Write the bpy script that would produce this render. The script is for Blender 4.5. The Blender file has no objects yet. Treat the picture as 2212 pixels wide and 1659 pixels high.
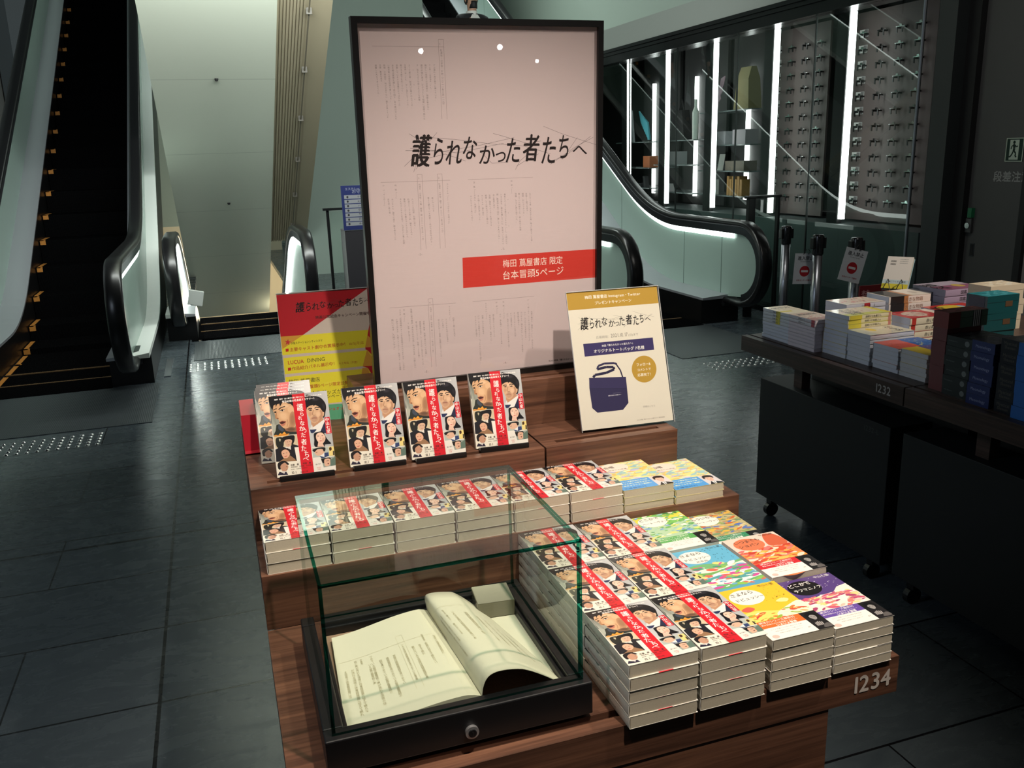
import bpy, math, random
import numpy as np
from mathutils import Vector, Matrix
from mathutils.geometry import tessellate_polygon
rnd = random.Random(7)
SC = bpy.context.scene
COL = SC.collection
PI = math.pi

# ------------------------------------------------------------------ camera, world, lights, exposure
def setup_camera():
    yaw, pitch, roll = 0.3206, 0.2597, 0.0329
    f = 1889.7
    F = Vector((math.sin(yaw)*math.cos(pitch), math.cos(yaw)*math.cos(pitch), -math.sin(pitch)))
    r = Vector((math.cos(yaw), -math.sin(yaw), 0)); d = F.cross(r)
    c, s = math.cos(roll), math.sin(roll)
    r2 = c*r + s*d; d2 = -s*r + c*d
    cam = bpy.data.cameras.new('camera'); o = bpy.data.objects.new('camera', cam); COL.objects.link(o)
    cam.sensor_fit = 'HORIZONTAL'; cam.sensor_width = 36.0; cam.lens = f/2212*36.0
    cam.clip_start = 0.02; cam.clip_end = 200
    M = Matrix((( r2.x, -d2.x, -F.x, -0.6946), (r2.y, -d2.y, -F.y, -0.926), (r2.z, -d2.z, -F.z, 1.5532), (0, 0, 0, 1)))
    o.matrix_world = M
    SC.camera = o
setup_camera()
SC.view_settings.view_transform = 'Standard'; SC.view_settings.look = 'None'
SC.view_settings.gamma = 1.0; SC.view_settings.use_curve_mapping = False
SC.view_settings.exposure = 0.0
W = bpy.data.worlds.new('hall_ambience'); SC.world = W; W.use_nodes = True
W.node_tree.nodes['Background'].inputs[0].default_value = (0.75, 0.92, 0.95, 1)
W.node_tree.nodes['Background'].inputs[1].default_value = 0.05

def aim(o, tgt):
    o.rotation_euler = (Vector(tgt)-o.location).to_track_quat('-Z', 'Y').to_euler()
def spot(name, loc, tgt, power, color, size=0.04, angle=50, blend=0.6):
    l = bpy.data.lights.new(name, 'SPOT'); l.energy = power; l.color = color; l.shadow_soft_size = size
    l.spot_size = math.radians(angle); l.spot_blend = blend
    o = bpy.data.objects.new(name, l); COL.objects.link(o); o.location = loc; aim(o, tgt)
def area(name, loc, tgt, power, color, sx, sy):
    l = bpy.data.lights.new(name, 'AREA'); l.energy = power; l.color = color; l.shape = 'RECTANGLE'; l.size = sx; l.size_y = sy
    o = bpy.data.objects.new(name, l); COL.objects.link(o); o.location = loc; aim(o, tgt)
def point(name, loc, power, color, size):
    l = bpy.data.lights.new(name, 'POINT'); l.energy = power; l.color = color; l.shadow_soft_size = size
    o = bpy.data.objects.new(name, l); COL.objects.link(o); o.location = loc
WARM = (1.0, 0.89, 0.76)
spot('ceiling_spot', (-0.05, -0.75, 3.1), (-0.15, 0.40, 0.92), 215, WARM, 0.035, 48, 0.8)
spot('ceiling_spot', (-0.85, -0.1, 3.1), (-0.40, 0.55, 1.0), 65, WARM, 0.035, 50, 0.7)
spot('ceiling_spot', (0.80, -0.35, 3.1), (-0.10, 0.55, 0.95), 115, WARM, 0.035, 44, 0.8)
spot('ceiling_spot', (2.75, 0.2, 3.1), (2.10, 1.75, 0.95), 240, WARM, 0.04, 38, 0.6)
for p in ((5.9, -21.8, 2.6), (7.2, -19.2, 2.6), (12.9, -30.6, 2.6)):
    point('distant_downlight', p, 30, (1, 0.95, 0.88), 0.065)
area('hall_wash_light', (0.4, 5.5, 3.15), (-0.1, 10.5, 0.6), 195, (0.95, 1.0, 0.95), 4.0, 0.5)  # added fill at the ceiling edge, brightens the sloping soffit
area('hall_wash_light', (-2.85, 6.2, 3.1), (-3.6, 9.5, 2.4), 9, (0.9, 0.96, 1.0), 0.5, 0.5)  # added fill for the facade at far left
area('hall_wash_light', (2.4, 12.0, 5.6), (1.5, 11.0, 0.0), 130, (0.88, 1.0, 0.92), 3.0, 2.0)  # unseen fill added high up for the pale hall surfaces
area('hall_wash_light', (-3.0, 1.0, 3.1), (0.4, 1.8, 0.6), 34, (0.74, 0.86, 1.0), 1.2, 1.2)  # added bluish fill for floor and left-facing sides of the book piles
area('door_wash_light', (2.6, 2.4, 3.15), (4.3, 3.5, 1.4), 14, (1.0, 0.95, 0.88), 0.5, 0.5)  # added fill, lifts the door wall out of the dark
point('lower_floor_lamp', (0.3, 13.2, -0.6), 90, (1.0, 0.86, 0.60), 0.15)
point('lower_floor_lamp', (-0.5, 11.2, -1.9), 120, (1.0, 0.95, 0.80), 0.25)  # this one is added to brighten the lower part of the soffit

# ------------------------------------------------------------------ colour and material helpers
def lin(c):
    c = c/255.0
    return c/12.92 if c <= 0.04045 else ((c+0.055)/1.055)**2.4
def rgb(r, g, b): return (lin(r), lin(g), lin(b), 1.0)
MATS = {}
def mat(name, color, rough=0.5, metal=0.0, spec=0.5, coat=0.0, emit=None, es=0.0, bump=None, bs=0.1, var=None):
    if name in MATS: return MATS[name]
    m = bpy.data.materials.new(name); m.use_nodes = True
    nt = m.node_tree; b = nt.nodes['Principled BSDF']
    b.inputs['Base Color'].default_value = color
    b.inputs['Roughness'].default_value = rough; b.inputs['Metallic'].default_value = metal
    b.inputs['Specular IOR Level'].default_value = spec; b.inputs['Coat Weight'].default_value = coat
    b.inputs['Coat Roughness'].default_value = 0.05
    if emit: b.inputs['Emission Color'].default_value = emit; b.inputs['Emission Strength'].default_value = es
    if bump or var:
        tc = nt.nodes.new('ShaderNodeTexCoord'); nz = nt.nodes.new('ShaderNodeTexNoise')
        nz.inputs['Scale'].default_value = bump or var[0]; nz.inputs['Detail'].default_value = 6
        nt.links.new(tc.outputs['Object'], nz.inputs['Vector'])
        if bump:
            bp = nt.nodes.new('ShaderNodeBump'); bp.inputs['Strength'].default_value = bs; bp.inputs['Distance'].default_value = 0.01
            nt.links.new(nz.outputs['Fac'], bp.inputs['Height']); nt.links.new(bp.outputs['Normal'], b.inputs['Normal'])
        if var:
            mx = nt.nodes.new('ShaderNodeMix'); mx.data_type = 'RGBA'
            mx.inputs['A'].default_value = color; mx.inputs['B'].default_value = var[1]
            nt.links.new(nz.outputs['Fac'], mx.inputs['Factor']); nt.links.new(mx.outputs['Result'], b.inputs['Base Color'])
    MATS[name] = m; return m
def attr_mat(name, rough=0.4, coat=0.0, spec=0.5):
    m = mat(name, (1, 1, 1, 1), rough, 0, spec, coat)
    nt = m.node_tree
    a = nt.nodes.new('ShaderNodeVertexColor'); a.layer_name = 'Col'
    nt.links.new(a.outputs['Color'], nt.nodes['Principled BSDF'].inputs['Base Color'])
    return m
def wood_mat(name, c1, c2, c3, axis='X', rough=0.42):
    m = mat(name, c1, rough, 0, 0.4)
    nt = m.node_tree; b = nt.nodes['Principled BSDF']
    tc = nt.nodes.new('ShaderNodeTexCoord'); mp = nt.nodes.new('ShaderNodeMapping')
    sc = {'X': (1.5, 38, 38), 'Y': (38, 1.5, 38), 'Z': (38, 38, 1.5)}[axis]
    mp.inputs['Scale'].default_value = sc
    nz = nt.nodes.new('ShaderNodeTexNoise'); nz.inputs['Scale'].default_value = 1.0; nz.inputs['Detail'].default_value = 7; nz.inputs['Distortion'].default_value = 0.9
    mp2 = nt.nodes.new('ShaderNodeMapping'); mp2.inputs['Scale'].default_value = tuple(s*5 for s in sc)
    nz2 = nt.nodes.new('ShaderNodeTexNoise'); nz2.inputs['Scale'].default_value = 1.0; nz2.inputs['Detail'].default_value = 3
    for M_, N_ in ((mp, nz), (mp2, nz2)):
        nt.links.new(tc.outputs['Object'], M_.inputs['Vector']); nt.links.new(M_.outputs['Vector'], N_.inputs['Vector'])
    cr = nt.nodes.new('ShaderNodeValToRGB')
    e = cr.color_ramp.elements; e[0].position = 0.30; e[0].color = c2; e[1].position = 0.66; e[1].color = c1
    x = cr.color_ramp.elements.new(0.48); x.color = c3
    nt.links.new(nz.outputs['Fac'], cr.inputs['Fac'])
    mx = nt.nodes.new('ShaderNodeMix'); mx.data_type = 'RGBA'; mx.blend_type = 'MULTIPLY'; mx.inputs['Factor'].default_value = 0.55
    r2 = nt.nodes.new('ShaderNodeValToRGB'); r2.color_ramp.elements[0].position = 0.35; r2.color_ramp.elements[0].color = (0.45, 0.42, 0.40, 1); r2.color_ramp.elements[1].position = 0.6
    nt.links.new(nz2.outputs['Fac'], r2.inputs['Fac'])
    nt.links.new(cr.outputs['Color'], mx.inputs['A']); nt.links.new(r2.outputs['Color'], mx.inputs['B'])
    nt.links.new(mx.outputs['Result'], b.inputs['Base Color'])
    bp = nt.nodes.new('ShaderNodeBump'); bp.inputs['Strength'].default_value = 0.12; bp.inputs['Distance'].default_value = 0.002
    nt.links.new(nz2.outputs['Fac'], bp.inputs['Height']); nt.links.new(bp.outputs['Normal'], b.inputs['Normal'])
    return m
def glass_mat(name, tint=(1, 1, 1, 1), refl=1.0, rough=0.0, ior=1.5):
    m = bpy.data.materials.new(name); m.use_nodes = True; nt = m.node_tree
    nt.nodes.remove(nt.nodes['Principled BSDF']); out = nt.nodes['Material Output']
    tr = nt.nodes.new('ShaderNodeBsdfTransparent'); tr.inputs[0].default_value = tint
    gl = nt.nodes.new('ShaderNodeBsdfGlossy'); gl.inputs['Roughness'].default_value = rough
    fr = nt.nodes.new('ShaderNodeFresnel'); fr.inputs['IOR'].default_value = ior
    mu = nt.nodes.new('ShaderNodeMath'); mu.operation = 'MULTIPLY'; mu.inputs[1].default_value = refl
    mx = nt.nodes.new('ShaderNodeMixShader'); ge = nt.nodes.new('ShaderNodeNewGeometry')   # back faces pass light, only front faces reflect
    bf = nt.nodes.new('ShaderNodeMath'); bf.operation = 'SUBTRACT'; bf.inputs[0].default_value = 1.0; nt.links.new(ge.outputs['Backfacing'], bf.inputs[1])
    m2 = nt.nodes.new('ShaderNodeMath'); m2.operation = 'MULTIPLY'; m2.use_clamp = True
    nt.links.new(fr.outputs[0], mu.inputs[0]); nt.links.new(mu.outputs[0], m2.inputs[0]); nt.links.new(bf.outputs[0], m2.inputs[1]); nt.links.new(m2.outputs[0], mx.inputs[0])
    nt.links.new(tr.outputs[0], mx.inputs[1]); nt.links.new(gl.outputs[0], mx.inputs[2]); nt.links.new(mx.outputs[0], out.inputs[0])
    MATS[name] = m; return m
def glow(name, color, s):
    m = bpy.data.materials.new(name); m.use_nodes = True; nt = m.node_tree
    nt.nodes.remove(nt.nodes['Principled BSDF'])
    e = nt.nodes.new('ShaderNodeEmission'); e.inputs[0].default_value = color; e.inputs[1].default_value = s
    nt.links.new(e.outputs[0], nt.nodes['Material Output'].inputs[0]); return m

BLACK = mat('black_lacquer', rgb(14, 14, 15), 0.35)
MBLACK = mat('matt_black', rgb(18, 18, 19), 0.6)
RUBBER = mat('black_rubber', rgb(20, 20, 21), 0.28)
STEEL = mat('brushed_steel', rgb(175, 178, 185), 0.32, 1.0, bump=60, bs=0.02)
DSTEEL = mat('dark_steel', rgb(80, 82, 86), 0.35, 1.0)
CHROME = mat('chrome', rgb(215, 215, 215), 0.12, 1.0)
WOOD = wood_mat('walnut', rgb(122, 84, 64), rgb(74, 50, 39), rgb(102, 69, 53))
WOODY = wood_mat('walnut_end', rgb(120, 78, 58), rgb(78, 49, 38), rgb(102, 66, 50), 'Y')
DWOOD = wood_mat('dark_walnut', rgb(84, 66, 58), rgb(56, 44, 39), rgb(70, 55, 48), 'Y')  # walnut darkened: shade on the second table is put into its colour
PAPER = mat('page_edges', rgb(200, 190, 170), 0.8, var=(400, rgb(182, 171, 150)))
WHITE = mat('white_card', rgb(235, 232, 226), 0.6)
PRINT = attr_mat('printed_jacket', 0.34, 0.25)
MATTE = attr_mat('printed_paper', 0.65, 0.0, 0.3)
GLASS = glass_mat('clear_glass', (0.955, 0.985, 0.97, 1))
ACRYL = glass_mat('clear_acrylic', (0.97, 0.98, 0.98, 1), 1.0)
SHOPGLASS = glass_mat('shop_glass', (0.88, 0.95, 0.93, 1), 1.2)
GEDGE = glass_mat('green_glass_edge', (0.03, 0.36, 0.27, 1), 1.2)
LED = glow('led_strip', (0.86, 1.0, 0.93, 1), 5.0)
DIMLED = glow('dim_led_strip', (0.80, 1.0, 0.90, 1), 1.3)  # weak glow added in place of a brightly lit panel face
HILED = glow('bright_led_strip', (0.90, 1.0, 0.93, 1), 28.0)
TUBE = glow('light_tube', (1.0, 0.96, 0.95, 1), 7.0)
PALE = mat('pale_green_panel', rgb(146, 167, 158), 0.25, spec=0.4)
SOFFIT = mat('pale_cladding', rgb(206, 212, 196), 0.6)
RIBSOF = mat('ribbed_cladding', rgb(160, 150, 126), 0.55)
PALEWALL = mat('pale_wall', rgb(164, 178, 168), 0.7)

# ------------------------------------------------------------------ mesh builder
class MB:
    def __init__(s): s.v = []; s.f = []; s.m = []
    def add(s, vs, fs, m=0):
        n = len(s.v); s.v += [tuple(p) for p in vs]; s.f += [tuple(i+n for i in f) for f in fs]; s.m += [m]*len(fs)
    def box(s, x0, x1, y0, y1, z0, z1, m=0):
        s.add([(x0, y0, z0), (x1, y0, z0), (x1, y1, z0), (x0, y1, z0), (x0, y0, z1), (x1, y0, z1), (x1, y1, z1), (x0, y1, z1)],
              [(0, 3, 2, 1), (4, 5, 6, 7), (0, 1, 5, 4), (1, 2, 6, 5), (2, 3, 7, 6), (3, 0, 4, 7)], m)
    def obox(s, o, X, Y, Z, m=0):
        o, X, Y, Z = map(Vector, (o, X, Y, Z))
        P = [o, o+X, o+X+Y, o+Y, o+Z, o+X+Z, o+X+Y+Z, o+Y+Z]
        s.add(P, [(0, 3, 2, 1), (4, 5, 6, 7), (0, 1, 5, 4), (1, 2, 6, 5), (2, 3, 7, 6), (3, 0, 4, 7)], m)
    def cyl(s, p0, p1, r0, r1=None, n=16, m=0, caps=True):
        r1 = r0 if r1 is None else r1
        p0, p1 = Vector(p0), Vector(p1); d = (p1-p0).normalized()
        a = d.orthogonal().normalized(); b = d.cross(a)
        vs = [p0+(a*math.cos(2*PI*i/n)+b*math.sin(2*PI*i/n))*r0 for i in range(n)] + [p1+(a*math.cos(2*PI*i/n)+b*math.sin(2*PI*i/n))*r1 for i in range(n)]
        fs = [(i, (i+1) % n, n+(i+1) % n, n+i) for i in range(n)]
        if caps: fs += [tuple(range(n))[::-1], tuple(range(n, 2*n))]
        s.add(vs, fs, m)
    def lathe(s, prof, n=20, m=0, o=(0, 0, 0)):
        vs = []; k = len(prof)
        for i in range(n):
            a = 2*PI*i/n
            vs += [(o[0]+r*math.cos(a), o[1]+r*math.sin(a), o[2]+z) for r, z in prof]
        fs = [(i*k+j, ((i+1) % n)*k+j, ((i+1) % n)*k+j+1, i*k+j+1) for i in range(n) for j in range(k-1)]
        s.add(vs, fs, m)
    def loft(s, rings, m=0, closed=True, caps=True):
        n = len(rings[0]); vs = [p for r in rings for p in r]
        fs = []
        for k in range(len(rings)-1):
            for i in range(n if closed else n-1):
                j = (i+1) % n; fs.append((k*n+i, k*n+j, (k+1)*n+j, (k+1)*n+i))
        if caps and closed: fs += [tuple(range(n))[::-1], tuple(range((len(rings)-1)*n, len(rings)*n))]
        s.add(vs, fs, m)
    def poly_yz(s, pts, x0, x1, m=0):          # prism of a (possibly concave) outline in the YZ plane
        tri = tessellate_polygon([[Vector((0, p[0], p[1])) for p in pts]]); n = len(pts)
        vs = [(x0, p[0], p[1]) for p in pts]+[(x1, p[0], p[1]) for p in pts]
        fs = [tuple(t) for t in tri]+[tuple(i+n for i in t)[::-1] for t in tri]+[(i, (i+1) % n, n+(i+1) % n, n+i) for i in range(n)]
        s.add(vs, fs, m)
    def tube(s, pts, r, n=8, m=0):
        pts = [Vector(p) for p in pts]; rings = []
        prev = None
        for i, p in enumerate(pts):
            t = (pts[min(i+1, len(pts)-1)]-pts[max(i-1, 0)]).normalized()
            a = t.orthogonal().normalized() if prev is None else (prev-t*prev.dot(t)).normalized()
            prev = a; b = t.cross(a)
            rings.append([p+(a*math.cos(2*PI*k/n)+b*math.sin(2*PI*k/n))*r for k in range(n)])
        s.loft(rings, m)
    def build(s, name, mats, parent=None, smooth=False, bevel=0.0, loc=None, kind=None):
        me = bpy.data.meshes.new(name); me.from_pydata(s.v, [], s.f)
        if not isinstance(mats, (list, tuple)): mats = [mats]
        for q in mats: me.materials.append(q)
        if len(mats) > 1: me.polygons.foreach_set('material_index', s.m)
        if smooth: me.polygons.foreach_set('use_smooth', [True]*len(me.polygons))
        me.update()
        import bmesh
        b = bmesh.new(); b.from_mesh(me); bmesh.ops.recalc_face_normals(b, faces=b.faces); b.to_mesh(me); b.free()
        o = bpy.data.objects.new(name, me); COL.objects.link(o)
        if parent: o.parent = parent
        if loc: o.location = loc
        if bevel:
            md = o.modifiers.new('bevel', 'BEVEL'); md.width = bevel; md.segments = 2; md.limit_method = 'ANGLE'
        if kind: o['kind'] = kind
        return o
def tag(o, label, cat, group=None):
    o['label'] = label; o['category'] = cat
    if group: o['group'] = group
    return o
def thing(name, label, cat, loc=(0, 0, 0), rz=0.0, group=None):
    o = bpy.data.objects.new(name, None); COL.objects.link(o); o.empty_display_size = 0.05
    o.location = loc; o.rotation_euler = (0, 0, rz)
    return tag(o, label, cat, group)
def dup(root, loc, rz=0.0, label=None, group=None, rot=None):
    r = root.copy(); COL.objects.link(r); r.location = loc; r.rotation_euler = rot or (0, 0, rz)
    if label: r['label'] = label
    if group: r['group'] = group
    for ch in list(root.children):
        c = ch.copy(); COL.objects.link(c); c.parent = r
        for g in list(ch.children):
            d = g.copy(); COL.objects.link(d); d.parent = c
    return r
def box_obj(name, b, m, parent=None, bevel=0.0, kind=None):
    k = MB(); k.box(*b); return k.build(name, m, parent, bevel=bevel, kind=kind)

# ------------------------------------------------------------------ flat printed artwork as coloured polygons
_G = {}
def glyph(ch, res=3):
    key = (ch, res)
    if key in _G: return _G[key]
    cu = bpy.data.curves.new('g', 'FONT'); cu.body = ch; cu.size = 1.0; cu.resolution_u = res
    o = bpy.data.objects.new('g', cu)
    me = bpy.data.meshes.new_from_object(o)
    n = len(me.vertices)
    vs = np.zeros(n*3); me.vertices.foreach_get('co', vs); vs = vs.reshape(-1, 3)[:, :2]
    fs = [tuple(p.vertices) for p in me.polygons if p.normal.z > -0.5] or [tuple(p.vertices) for p in me.polygons]
    bpy.data.objects.remove(o); bpy.data.meshes.remove(me); bpy.data.curves.remove(cu)
    adv = 1.0 if ord(ch) > 0x2000 else ((vs[:, 0].max()+0.09) if n else 0.3)
    _G[key] = (vs, fs, adv); return _G[key]
def homog(src, dst):
    A = []; B = []
    for (x, y), (u, v) in zip(src, dst):
        A.append([x, y, 1, 0, 0, 0, -u*x, -u*y]); B.append(u)
        A.append([0, 0, 0, x, y, 1, -v*x, -v*y]); B.append(v)
    h = np.linalg.solve(np.array(A, float), np.array(B, float)); return np.append(h, 1).reshape(3, 3)
def smooth_pts(pts, k=5):
    n = len(pts); out = []
    P = [np.array(p, float) for p in pts]
    for i in range(n):
        a, b, c, d = P[i-1], P[i], P[(i+1) % n], P[(i+2) % n]
        for j in range(k):
            t = j/k
            out.append(0.5*((2*b)+(-a+c)*t+(2*a-5*b+4*c-d)*t*t+(-a+3*b-3*c+d)*t**3))
    return out
class Art:
    DZ = 1.2e-6
    def __init__(s, w, h, quad=None):
        s.w, s.h = w, h; s.V = []; s.F = []; s.C = []; s.z = 0.0
        s.H = homog(quad, [(0, h), (w, h), (0, 0), (w, 0)]) if quad else None
        s.raw = False
    def mp(s, p):
        if s.H is None or s.raw: return np.array(p, float)
        q = s.H @ np.array([p[0], p[1], 1.0]); return q[:2]/q[2]
    def _add(s, vs, fs, c):
        n = len(s.V); s.V += [(float(p[0]), float(p[1]), s.z) for p in vs]
        s.F += [tuple(int(i)+n for i in f) for f in fs]; s.C += [c]*len(fs)
    def fill(s, pts, c, sm=False, up=True):
        if up: s.z += s.DZ
        if sm: pts = smooth_pts(pts)
        P = [s.mp(p) for p in pts]
        tri = tessellate_polygon([[Vector((p[0], p[1], 0)) for p in P]])
        fs = []
        for t in tri:
            a, b, d = (P[i] for i in t)
            fs.append(t if (b[0]-a[0])*(d[1]-a[1])-(b[1]-a[1])*(d[0]-a[0]) > 0 else t[::-1])
        s._add(P, fs, rgb(*c))
    def blob(s, pts, c): s.fill(pts, c, True)
    def soft(s, pts, c0, c1, k=0.45):          # smooth shape whose tone runs from c0 at the heart to c1 at the rim
        s.z += s.DZ; P = [s.mp(p) for p in smooth_pts(pts, 4)]; m = sum(P)/len(P); n = len(P); a, b = rgb(*c0), rgb(*c1)
        Q = [m+(p-m)*k for p in P]; base = len(s.V)
        for p in [m]+Q+P: s.V.append((float(p[0]), float(p[1]), s.z))
        for i in range(n):
            j = (i+1) % n
            s.F.append((base, base+1+i, base+1+j)); s.C.append([a, a, a])
            s.F.append((base+1+i, base+1+n+i, base+1+n+j, base+1+j)); s.C.append([a, b, b, a])
    def grad(s, q, c):                          # four-corner tone run
        s.z += s.DZ; base = len(s.V)
        for p in q: p = s.mp(p); s.V.append((float(p[0]), float(p[1]), s.z))
        s.F.append((base, base+1, base+2, base+3)); s.C.append([rgb(*x) for x in c])
    def ell(s, cx, cy, rx, ry, c, n=28, ang=0.0):
        ca, sa = math.cos(ang), math.sin(ang)
        s.fill([(cx+rx*math.cos(2*PI*i/n)*ca-ry*math.sin(2*PI*i/n)*sa, cy+rx*math.cos(2*PI*i/n)*sa+ry*math.sin(2*PI*i/n)*ca) for i in range(n)], c)
    def rect(s, x0, y0, x1, y1, c): s.fill([(x0, y0), (x1, y0), (x1, y1), (x0, y1)], c)
    def line(s, pts, wd, c, up=True):       # wd in metres on the sheet
        P = [s.mp(p) for p in pts]
        if up: s.z += s.DZ
        for a, b in zip(P, P[1:]):
            d = b-a; L = np.linalg.norm(d)
            if L < 1e-9: continue
            nn = np.array([-d[1], d[0]])/L*wd/2
            s._add([a-nn, b-nn, b+nn, a+nn], [(0, 1, 2, 3)], rgb(*c))
    def _glyph(s, ch, o, ux, uy, c, res=3):
        vs, fs, _ = glyph(ch, res)
        if len(vs): s._add([o+ux*p[0]+uy*p[1] for p in vs], fs, rgb(*c))
    def text(s, t, p0, p1, c, hs=1.0, bold=0.0, res=3, up=True):   # along a baseline from p0 to p1
        if up: s.z += s.DZ
        a, b = s.mp(p0), s.mp(p1); d = b-a; L = np.linalg.norm(d); d = d/L
        tot = sum(glyph(ch, res)[2] for ch in t); k = L/tot
        nrm = np.array([-d[1], d[0]]); x = 0
        for q, off in enumerate(((0, 0),) if not bold else ((-bold, 0), (bold, 0), (0, bold), (0, -bold))):
            if q: s.z += s.DZ
            x = 0
            for ch in t:
                s._glyph(ch, a+d*(x*k+off[0]*k)+nrm*off[1]*k*hs, d*k, nrm*k*hs, c, res)
                x += glyph(ch, res)[2]
    def vtext(s, t, p0, p1, c, ws=0.92, bold=0.0, res=2, up=True):   # vertical column from p0 (top) to p1
        if up: s.z += s.DZ
        a, b = s.mp(p0), s.mp(p1); d = (b-a)/len(t); k = np.linalg.norm(d); dn = d/k
        upv = -dn*k*ws; rt = np.array([upv[1], -upv[0]])
        for i, ch in enumerate(t):
            ctr = a+d*(i+0.5)
            u_, r_ = (rt, -upv) if ch in 'ー―（）「」…：〜' else (upv, rt)     # dashes and brackets turn a quarter
            s._glyph(ch, ctr-r_*0.5-u_*0.38-r_*bold, r_, u_, c, res)
            if bold:
                s.z += s.DZ; s._glyph(ch, ctr-r_*0.5-u_*0.38+r_*bold, r_, u_, c, res); s.z -= s.DZ
        if bold: s.z += s.DZ
    def fit(s, ch, x0, y0, x1, y1, c, shear=0.0, bold=0.0, res=5, up=True):  # glyph stretched into a box (y down as in quad space)
        if up: s.z += s.DZ
        vs, fs, _ = glyph(ch, res)
        lo, hi = vs.min(0), vs.max(0)
        for off in (0,) if not bold else (-bold, bold):
            out = []; s.z += s.DZ
            for p in vs:
                u = (p[0]-lo[0])/(hi[0]-lo[0]); v = (p[1]-lo[1])/(hi[1]-lo[1])
                out.append(s.mp((x0+(x1-x0)*(u+off)+shear*(v-0.5)*(y0-y1), y1+(y0-y1)*v)))
            s._add(out, fs, rgb(*c))
    def mesh_into(s, mb_v, mb_f, mb_c, fn):
        n = len(mb_v); mb_v += [fn(*p) for p in s.V]; mb_f += [tuple(i+n for i in f) for f in s.F]; mb_c += s.C
    def build(s, name, m, parent=None, base=None, thick=0.0, fn=None, backcol=None):
        """sheet with the artwork on its +z face, lying in the local XY plane"""
        V, F, C = [], [], []
        if base is not None:
            q = MB(); q.box(0, s.w, 0, s.h, -thick-1e-5, -1e-5 if thick == 0 else 0)
            V += q.v; F += q.f; C += [rgb(*base)]*len(q.f)
            if backcol: C[0] = rgb(*backcol)
        s.mesh_into(V, F, C, fn or (lambda x, y, z: (x, y, z+1e-5)))
        return colored(name, V, F, C, m, parent)
def colored(name, V, F, C, m, parent=None):
    me = bpy.data.meshes.new(name); me.from_pydata(V, [], F); me.materials.append(m)
    at = me.color_attributes.new('Col', 'FLOAT_COLOR', 'CORNER')
    buf = []
    for f, c in zip(F, C):
        if isinstance(c, list):
            for x in c: buf += list(x)
        else: buf += list(c)*len(f)
    at.data.foreach_set('color', buf); me.update()
    o = bpy.data.objects.new(name, me); COL.objects.link(o)
    if parent: o.parent = parent
    return o

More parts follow.
